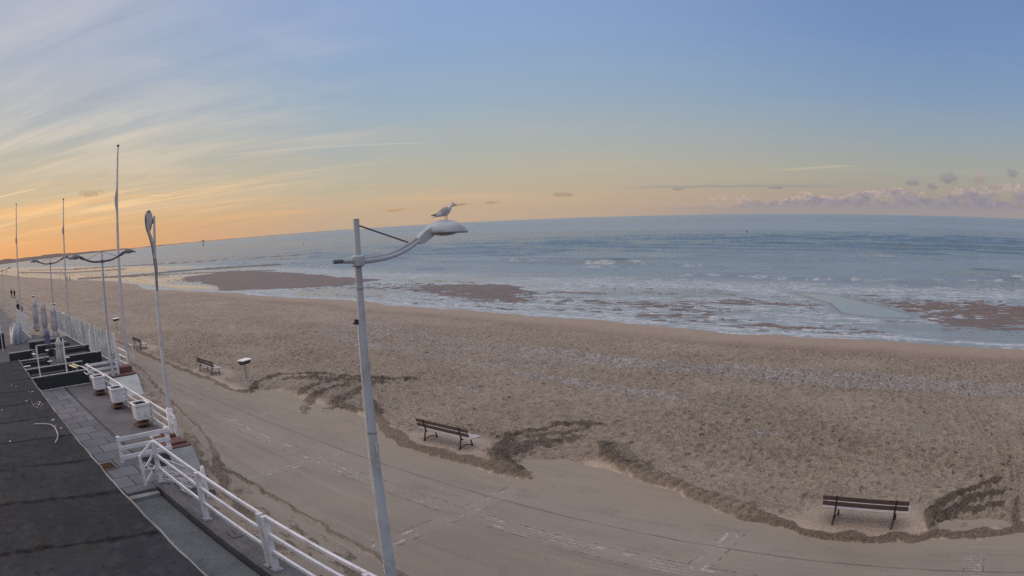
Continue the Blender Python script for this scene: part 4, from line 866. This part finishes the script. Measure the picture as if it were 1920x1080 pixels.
# ------------------------------------------------------------------ gull
def gull(loc,az,label,s=1.,standing=True):
    t=thing('gull',label,'gull',loc,az,None,s); n=14
    def rings(data): return [[(x,math.cos(2*PI*k/n)*ry,z+math.sin(2*PI*k/n)*rz) for k in range(n)] for x,z,ry,rz in data]
    bz=.78
    B=[(-.200,.052,.010,.003),(-.165,.062,.030,.009),(-.12,.080,.038,.024),(-.075,.100,.050,.042),(-.03,.117,.060,.058),(.015,.130,.064,.066),(.05,.148,.060,.062),(.075,.172,.048,.052),(.088,.195,.038,.042),(.098,.214,.032,.034),(.112,.226,.031,.031),(.129,.226,.027,.027),(.142,.222,.018,.018),(.150,.220,.008,.008)]
    body=MB().loft(rings(B)).build('body',MAT['gull_white'],t,smooth=True)
    for m in body.modifiers: body.modifiers.remove(m)
    ss_=body.modifiers.new('sub','SUBSURF'); ss_.levels=1; ss_.render_levels=1
    MB().loft([[(x,math.cos(2*PI*k/8)*r,z+math.sin(2*PI*k/8)*r*.8) for k in range(8)] for x,z,r in ((.140,.220,.011),(.162,.214,.009),(.176,.207,.004))]).build('beak',MAT['gull_red'],t,smooth=True)
    MB().loft(rings([(.094,.236,.020,.012),(.104,.244,.025,.015),(.120,.244,.025,.015),(.134,.238,.017,.012)])).build('cap',MAT['gull_grey'],t,smooth=True)
    for sg in (-1,1):
        mb=MB(); W=[(.062,.158,.010,.014),(.03,.156,.014,.044),(-.02,.142,.014,.050),(-.07,.118,.012,.040),(-.115,.096,.008,.022),(-.145,.083,.005,.012)]
        mb.loft([[(x,sg*(.057-.012*i*.7*(i>2))+math.cos(2*PI*k/10)*ry,z+math.sin(2*PI*k/10)*rz) for k in range(10)] for i,(x,z,ry,rz) in enumerate(W)]); w_=mb.build('wing',MAT['gull_grey'],t,smooth=True)
        mb=MB(); mb.loft([[(x,sg*(.034)+math.cos(2*PI*k/8)*ry,z+math.sin(2*PI*k/8)*rz) for k in range(8)] for x,z,ry,rz in ((-.13,.092,.006,.013),(-.175,.086,.004,.009),(-.205,.082,.002,.003))]); mb.build('wing_tip',MAT['gull_dark'],w_,smooth=True)
        mb=MB(); mb.sphere((.127,sg*.019,.223),(.0035,.002,.0035),8,6); mb.build('eye',MAT['black'],t,smooth=True)
        x=.0+.025*(sg>0)
        mb=MB(); mb.tube([(x-.004,sg*.018,.092),(x,sg*.018,.055),(x+.006,sg*.018,.028),(x,sg*.018,.004)],[.009,.0038,.0036,.0036],7)
        for a in (-.5,0,.5): mb.tube([(x,sg*.018,.005),(x+.03*math.cos(a),sg*.018+.03*math.sin(a),.002)],[.0035,.0022],5)
        mb.add([(x,sg*.018,.004),(x+.026,sg*.018-.013,.002),(x+.028,sg*.018,.003),(x+.026,sg*.018+.013,.002)],[(0,1,2),(0,2,3)])
        mb.build('leg',MAT['gull_red'],t,smooth=True)
    return t
gull((-7.6,7.515,7.038),math.atan2(.723,.691),'gull standing on the nearest street lamp head, facing right',1.04)
gull((-22.44,61.4,SEA+.0),1.2,'tiny pale gull standing on the wet flats right of the pool',1.0)
gull((-34.96,73.0,SEA+.0),.4,'tiny pale gull standing at the outer edge of the wet flats',1.0)
gull((-8.65,51.5,SEA+.0),2.2,'tiny gull standing in the shallows close to the dry sand, far right',1.05)

# ------------------------------------------------------------------ benches
def bench(x,y,rz,label,z=.02):
    t=thing('park_bench',label,'bench',(x,y,z),rz,'benches at the edge of the sand')
    for i,(yy,w) in enumerate(((-.13,.125),(.01,.125),(.15,.125),(.275,.10))):
        MB().box((0,yy,.435-.006*i),(2.32,w,.035)).build('seat_board',MAT['wood_seat'],t,bevel=.006)
    M=Matrix.Rotation(R(9),3,'X')
    for zz,yy in ((.575,-.215),(.72,-.238)):
        MB().box((0,yy,zz),(2.32,.03,.115),M=M).build('back_board',MAT['wood_back'],t,bevel=.006)
    for sx in (-.80,.80):
        mb=MB(); mb.tube([(sx,-.30,0),(sx,-.255,.16),(sx,-.20,.36),(sx,-.185,.45),(sx,-.235,.62),(sx,-.27,.80)],[.028,.024,.026,.026,.022,.02],8); mb.build('leg',MAT['iron'],t,smooth=True)
        mb=MB(); mb.tube([(sx,.36,0),(sx,.29,.10),(sx,.25,.25),(sx,.24,.40)],[.03,.024,.022,.026],8); mb.build('leg',MAT['iron'],t,smooth=True)
        mb=MB(); mb.tube([(sx,-.21,.405),(sx,0,.385),(sx,.15,.39),(sx,.33,.415)],.022,8); mb.tube([(sx,-.21,.36),(sx,-.08,.375),(sx,.02,.385)],.016,6); mb.build('seat_bearer',MAT['iron'],t,smooth=True)
        mb=MB(); mb.tube([(sx,-.29,.045),(sx,-.18,.13),(sx,.0,.165),(sx,.18,.135),(sx,.31,.06)],.017,7); mb.build('stretcher',MAT['iron'],t,smooth=True)
    return t
bench(-2.15,14.62,0,'bench with dark backrest nearest the camera, lower right')
bench(-15.83,15.17,0,'bench right of the street lamp pole, behind the swept sand ridge')
bench(-34.0,15.1,.01,'bench just left of the twin litter bin')
bench(-46.55,14.9,-.01,'farthest bench, beside the tall flagpole foot')
def bins(x,y,rz,label,z=.03,s=1.,gr='twin litter bins on posts'):
    t=thing('litter_bin',label,'litter bin',(x,y,z),rz,gr,s)
    MB().tube([(0,0,0),(0,0,.82)],.032,8).build('post',MAT['steel'],t,smooth=True)
    mb=MB(); mb.box((0,0,.015),(.36,.26,.03)); mb.build('base',MAT['steel'],t,bevel=.005)
    for sy,dz in ((-.17,.0),(.17,.0)):
        mb=MB(); mb.loft([[(a*w,sy+b_*d_,z_+dz) for a,b_ in ((-1,-1),(1,-1),(1,1),(-1,1))] for w,d_,z_ in ((.10,.10,.80),(.17,.135,.88),(.18,.14,.99))]); bd=mb.build('bin',MAT['bin'],t,bevel=.01)
        mb=MB(); mb.loft([[(a*w,sy+b_*d_,z_+dz) for a,b_ in ((-1,-1),(1,-1),(1,1),(-1,1))] for w,d_,z_ in ((.215,.165,.99),(.22,.168,1.035),(.15,.12,1.065))]); mb.build('lid',MAT['bin_lid'],bd,bevel=.01)
    return t
bb=bins(-30.75,15.8,.35,'twin litter bin with white lids between two benches')
dup(bb,(-59.5,16.7,.03),.5,'twin litter bin with white lids behind the tall flagpole')
for i,(x,y,l) in enumerate(((-72.6,13.2,'tiny litter bin with white lids seen just above the parasols'),(-89.7,15.0,'tiny distant litter bin on the sand edge behind the parasols'),(-116,15.2,'tiny pale bin on the far sand left of the parasols'),(-143,15.0,'faint farthest bin at the left edge of the promenade'))): dup(bb,(x,y,.03),.3*i,l)

# ------------------------------------------------------------------ glass screens, dividers, posts
def screen(name,label,x0,x1,n,y,h,skip=()):
    t=thing(name,label,'glass screen',(x0,y,TZ)); dx=(x1-x0)/(n-1)
    for i in range(n):
        MB().box((i*dx,0,h/2),(.10,.10,h)).build('post',MAT['white'],t,bevel=.01)
        if i<n-1: MB().box((i*dx+dx/2,0,h/2+.03),(abs(dx)-.12,.014,h-.22)).build('glass_pane',MAT['glass'],t)
        if i<n-1: MB().box((i*dx+dx/2,0,.07),(abs(dx)-.1,.05,.05)).build('rail',MAT['white'],t)
        if i<n-1 and i%2==0: 
            MB().box((i*dx+dx*.45,-.05,h*.55),(.22,.02,.035)).build('clamp',MAT['bin_lid'],t); MB().box((i*dx+dx*.45,-.05,h*.35),(.22,.02,.035)).build('clamp',MAT['bin_lid'],t)
    return t
screen('glass_screen','glass wind screen with white posts along the terrace edge behind the parasols',-37.3,-61.5,15,10.22,1.8)
screen('glass_screen','dense row of pale screens at the far left beyond the parasols',-56.5,-68.8,12,6.75,1.75)
def divider(x,y0,y1,label,h=.70,mat='panel_dark'):
    t=thing('low_divider',label,'divider',(x,y0,TZ+.015),0,'low dark dividers on the terrace deck')
    MB().box((0,(y1-y0)/2,h/2-.02),(.035,y1-y0-.04,h-.06)).build('panel',MAT[mat],t)
    MB().box((0,(y1-y0)/2,h),(.05,y1-y0,.04)).build('top_rail',MAT['white'],t,bevel=.005)
    MB().box((0,(y1-y0)/2,.02),(.05,y1-y0,.03)).build('bottom_rail',MAT['white'],t)
    for yy in (.02,y1-y0-.02): MB().box((0,yy,h/2),(.045,.04,h)).build('post',MAT['lamp_dark'],t)
divider(-33.35,3.0,7.28,'dark panelled divider nearest the camera, closing the paved terrace')
divider(-36.2,3.0,7.6,'second dark divider back from the paved terrace')
divider(-38.9,6.6,9.6,'dark divider at the screen side, third back from the paving')
divider(-39.7,3.0,5.9,'dark divider at the roof side, third back from the paving')
divider(-42.6,6.8,9.6,'dark divider beside the glass screens, under the folded grey parasol')
divider(-43.9,3.2,5.2,'dark divider seen just above the roof corner')
divider(-46.3,5.8,8.6,'dark divider behind the low grey parasol',.6)
divider(-49.2,5.6,8.8,'farthest dark divider, below the tall closed parasols',.6)
# big dark booth blocks between dividers
def booth(x,y,w,d,h,label,seat=True):
    t=thing('booth_seat',label,'booth seat',(x,y,TZ+.015),0,'dark booth seats on the terrace deck')
    MB().box((0,0,.20),(w,d,.40)).build('base',MAT['panel_dark'],t,bevel=.02); MB().box((0,0,.44),(w*.96,d*.98,.08)).build('cushion',MAT['deck_dark'],t,bevel=.03)
    MB().box((-w/2+.06,0,.44+h/2-.2),(.12,d,h)).build('backrest',MAT['panel_dark'],t,bevel=.03)
booth(-35.6,5.2,.6,2.6,.5,'long dark booth seat behind the nearest divider'); booth(-38.2,4.4,.6,2.2,.5,'dark booth seat on the roof side, second row'); booth(-41.2,8.0,.6,2.2,.5,'dark booth seat along the glass screens'); booth(-44.9,7.6,.6,2.0,.4,'dark booth seat under the low parasol'); booth(-47.9,7.0,.6,1.8,.4,'dark booth seat below the tall parasols')
def table(x,y,rz,label,mat='bin_lid',L=.8,W=.16):
    t=thing('table',label,'table',(x,y,TZ+.015),rz)
    MB().box((0,0,.74),(L,W,.03)).build('table_top',MAT[mat],t,bevel=.006); MB().tube([(0,0,0),(0,0,.72)],.035,8).build('leg',MAT['lamp_dark'],t); MB().box((0,0,.015),(.4,.4,.03)).build('foot',MAT['lamp_dark'],t)
table(-34.7,6.6,.15,'narrow pale yellow table nearest the dark divider','yellow',1.2,.16); table(-34.9,6.85,.15,'second narrow pale yellow table against its twin','yellow',1.1,.14); table(-38.3,6.9,.25,'single pale yellow table behind the second divider','yellow',1.0,.16)
table(-37.1,3.9,1.5,'small white topped table behind the roof side divider','bin_lid',.45,.16); table(-37.6,5.6,1.5,'small white table beside the folded parasol','bin_lid',.32,.14); table(-41.5,5.0,.3,'small white angled table top on the dark deck','bin_lid',.5,.15); table(-42.3,6.2,.3,'small white table at the foot of the mauve parasol','bin_lid',.4,.15)
for x,y,h,l in ((-33.43,4.25,2.15,'tall white awning post on the near divider, roof side'),(-33.46,5.97,2.35,'tall white awning post on the near divider beside the parasol'),(-38.95,8.9,2.0,'tall white awning post beside the third divider'),(-51.0,3.2,2.2,'thin white awning post at the far left of the deck')):
    t=thing('awning_post',l,'post',(x,y,TZ),0,'white awning posts on the deck'); MB().box((0,0,h/2),(.075,.075,h)).build('upright',MAT['white'],t,bevel=.01); MB().box((0,0,.01),(.16,.16,.02)).build('base_plate',MAT['steel'],t)
# closed parasols
def parasol(x,y,zt,L,label,mat='fabric',r=.30):
    t=thing('closed_parasol',label,'parasol',(x,y,TZ+.015),0,'closed parasols on the terrace deck'); H=zt-TZ-.015; n=28
    prof=[(0,.02),(.03,.12),(.10,.22),(.18,.30),(.24,.31),(.27,.27),(.42,.33),(.60,.36),(.74,.30),(.80,.22),(.86,.32),(.97,.42),(1,.40)]
    rings=[]
    for i,(s_,q) in enumerate(prof):
        ph=.35*math.sin(s_*5+x)
        rings.append([((q*r*4.0)*(1+.42*s_**.4*math.cos(6*2*PI*k/n+ph)*.9)*math.cos(2*PI*k/n)*.5,(q*r*4.0)*(1+.42*s_**.4*math.cos(6*2*PI*k/n+ph)*.9)*math.sin(2*PI*k/n)*.5,H-s_*L) for k in range(n)])
    MB().loft(rings).build('canopy',MAT[mat],t,smooth=True)
    MB().tube([(0,0,0),(0,0,H-.05)],.03,8).build('pole',MAT['lamp_dark'],t,smooth=True)
    MB().tube([(0,0,H-.80*L-.03),(0,0,H-.80*L+.03)],r*.5,12).build('strap',MAT['lamp_dark'],t)
    MB().tube([(0,0,H-.03),(0,0,H+.06)],[.03,.015],8).build('finial',MAT['steel'],t)
    MB().tube([(0,0,0),(0,0,.06),(0,0,.07)],[.32,.32,.1],16).build('base',MAT['lamp_dark'],t)
parasol(-62,8.2,3.6,2.7,'tall closed grey parasol, leftmost of the three',r=.42); parasol(-56.5,8.35,3.6,2.7,'tall closed grey parasol between its two tall neighbours',r=.42); parasol(-50.4,8.35,3.6,2.3,'tall closed grey parasol, rightmost of the three',r=.42)
parasol(-38.0,6.45,2.62,1.75,'low folded grey parasol beside the tall awning post',r=.36); parasol(-46.45,6.95,2.3,1.7,'low folded mauve grey parasol in front of the tall parasols','fabric_purple',r=.32)
# purple tied cover hanging below the near parasol
mb=MB(); mb.loft([[(-37.75+math.cos(2*PI*k/10)*q,6.42+math.sin(2*PI*k/10)*q*.8,z) for k in range(10)] for z,q in ((1.0,.17),(.95,.20),(.80,.17),(.74,.19))]); 
tag(mb.build('parasol_weight',MAT['fabric_purple'],origin=(-37.75,6.42,.715),smooth=True),'mauve covered weight at the foot of the low folded parasol','weight')
# grey tarpaulin heap
rings=[]
for s_,q in ((0,1.0),(.25,.97),(.5,.9),(.75,.8),(.92,.6),(1,.25)):
    rings.append([(-55.6+q*1.5*math.cos(2*PI*k/22)*(1+.14*math.sin(5*k+s_*4)),5.15+q*.75*math.sin(2*PI*k/22)*(1+.10*math.sin(3*k+s_*6)),TZ+s_*(1.45+.22*math.sin(1.3*k)+.15*math.sin(3.7*k+1))) for k in range(22)])
tag(MB().loft(rings).build('covered_stack',MAT['tarp'],origin=(-55.6,5.15,TZ),smooth=True),'stacked furniture under a grey blue tarpaulin at the far left','covered stack')
for x,y,l in ((-58.5,5.0,'black square speaker box beside the tarpaulin stack'),(-53.2,3.3,'black crate near the blue and white sign')):
    t=thing('black_crate',l,'crate',(x,y,TZ)); MB().box((0,0,.55),(.6,.6,1.1)).build('body',MAT['black'],t,bevel=.03); MB().box((0,0,1.12),(.66,.66,.04)).build('lid',MAT['lamp_dark'],t,bevel=.01)

# ------------------------------------------------------------------ sign at the left edge
t=thing('advert_board','blue and white advertising board cut by the left edge','sign',(-42,1.2,1.2))
MB().box((0,0,.0),(.05,2.15,2.1)).build('board',MAT['sign_white'],t,bevel=.01)
MB().box((.03,0,.87),(.012,2.15,.34)).build('blue_band',MAT['blue'],t); MB().box((.03,0,-.86),(.012,2.15,.34)).build('blue_band',MAT['blue'],t)
mb=MB(); mb.box((.03,.62,-.42),(.012,.62,.24)); mb.build('text_band',MAT['mauve'],t)
mb=MB(); n=24; mb.tube([(.032,.35+.42*math.cos(2*PI*k/n),.18+.42*math.sin(2*PI*k/n)) for k in range(n+1)],.045,6); mb.build('roundel',MAT['mauve'],t)
mb=MB(); mb.tube([(.045,.86,.97),(.045,.72,1.0),(.045,.66,.93),(.045,.74,.87),(.045,.84,.82),(.045,.80,.74),(.045,.66,.76)],.022,6); mb.build('lettering',MAT['bin_lid'],t)
MB().box((0,.8,-1.3),(.05,.05,.9)).build('leg',MAT['steel'],t); MB().box((0,-.8,-1.3),(.05,.05,.9)).build('leg',MAT['steel'],t)

# ------------------------------------------------------------------ people
def person(loc,az,label,coat,stride=.22,s=1.,carry=False):
    t=thing('person',label,'person',loc,az,None,s)
    J=[(0,0,.93),(0,0,1.12),(.01,0,1.34),(.01,0,1.46),(.02,0,1.56),(.03,0,1.66),(.02,0,1.75),
       (stride*.5,-.10,.50),(stride*1.0,-.11,.07),(stride+.17,-.11,.03),(-stride*.35,.10,.50),(-stride*1.1,.11,.09),(-stride+.12,.11,.03),
       (.0,-.20,1.38),(-.10,-.25,1.12),(-.02,-.25,.90),(.0,.20,1.38),(.10,.25,1.12),(.20,.24,.92),(.03,-.10,.90),(-.01,.10,.90)]
    Ed=[(0,1),(1,2),(2,3),(3,4),(4,5),(5,6),(0,19),(19,7),(7,8),(8,9),(0,20),(20,10),(10,11),(11,12),(2,13),(13,14),(14,15),(2,16),(16,17),(17,18)]
    rad=[.15,.14,.16,.07,.065,.095,.075,.08,.05,.035,.08,.05,.035,.075,.055,.035,.075,.055,.035,.11,.11]
    me=bpy.data.meshes.new('body'); me.from_pydata(J,Ed,[]); o=bpy.data.objects.new('body',me); C.objects.link(o); o.parent=t
    for m_ in (coat,MAT['trouser'],MAT['skin']): me.materials.append(m_)
    sk=o.modifiers.new('skin','SKIN'); sk.use_smooth_shade=True
    for i,v in enumerate(me.skin_vertices[0].data): v.radius=(rad[i],rad[i]*(1.25 if i<3 else 1))
    me.skin_vertices[0].data[0].use_root=True
    sb=o.modifiers.new('sub','SUBSURF'); sb.levels=sb.render_levels=1
    bpy.context.view_layer.update(); dg=bpy.context.evaluated_depsgraph_get(); nm=bpy.data.meshes.new_from_object(o.evaluated_get(dg)); o.modifiers.clear(); o.data=nm
    for m_ in (coat,MAT['trouser'],MAT['skin']):
        if len(nm.materials)<3: nm.materials.append(m_)
    for p_ in nm.polygons: p_.material_index=1 if p_.center.z<.86 and abs(p_.center.y)<.22 else (2 if p_.center.z>1.5 else 0)
    MB().sphere((0,0,1.73),(.112,.10,.105),12,8).build('hair',MAT['hair'],t,smooth=True)
    return t
person((-141,12.75,0),R(180),'walker in dark coat farthest away on the promenade',MAT['coat'],.25)
person((-135.3,13.0,0),R(175),'walker in brown coat just behind the farthest walker',MAT['coat2'],.2)
person((-92.5,9.3,0),R(10),'person in black by the far end of the pale screens',MAT['coat'],.12)
person((-86.5,9.2,0),R(30),'second dark clad person, just right of the leftmost flagpole',MAT['coat'],.18)
person((-221,43.5,-1.2),R(90),'left of two tiny figures standing by the water beyond the second flagpole',MAT['coat'],.1)
person((-217.5,43.9,-1.2),R(100),'right of two tiny figures standing by the water beyond the second flagpole',MAT['coat2'],.15)

# ------------------------------------------------------------------ sea marks
def mark(x,y,h,label,r=.6,top=True):
    t=thing('sea_mark',label,'sea mark',(x,y,SEA-.3)); MB().tube([(0,0,0),(0,0,h*.75)],[r,r*.55],10).build('post',MAT['lamp_dark'],t,smooth=True)
    MB().tube([(0,0,h*.75),(0,0,h*.8),(0,0,h*.97),(0,0,h)],[r*.5,r*1.4,r*1.4,r*.2],10).build('top_mark',MAT['black'],t,smooth=True)
mark(-1139,515.6,11,'dark channel marker post standing in the sea, left of centre',.9)
mark(-458.9,298.7,1.3,'small dark buoy floating left of the near street lamp',.3); mark(-118.7,308.3,1.1,'small dark buoy floating offshore right of centre',.28)
# far houses along the left skyline
for i,(px_,py_,h,w,l) in enumerate(((-900,18,8,14,'small distant house with chimney on the left skyline'),(-960,42,10,18,'broader distant house, second on the left skyline'),(-1040,62,7,12,'low distant house nearest the bluff on the left skyline'),(-860,-12,11,16,'tall distant house cut by the left picture edge'))):
    t=thing('distant_house',l,'house',(px_,py_,-1),.2*i); MB().box((0,0,h*.35),(w,w*.8,h*.7)).build('wall',MAT['house_wall'],t)
    mb=MB(); a,b_=w*.55,w*.45; mb.add([(-a,-b_,h*.7),(a,-b_,h*.7),(a,b_,h*.7),(-a,b_,h*.7),(-a,0,h*1.05),(a,0,h*1.05)],[(0,3,2,1),(0,1,5,4),(2,3,4,5),(0,4,3),(1,2,5)]); rf=mb.build('roof',MAT['house_roof'],t)
    MB().box((w*.3,0,h*1.05),(1,1,2.4)).build('chimney',MAT['house_wall'],rf)
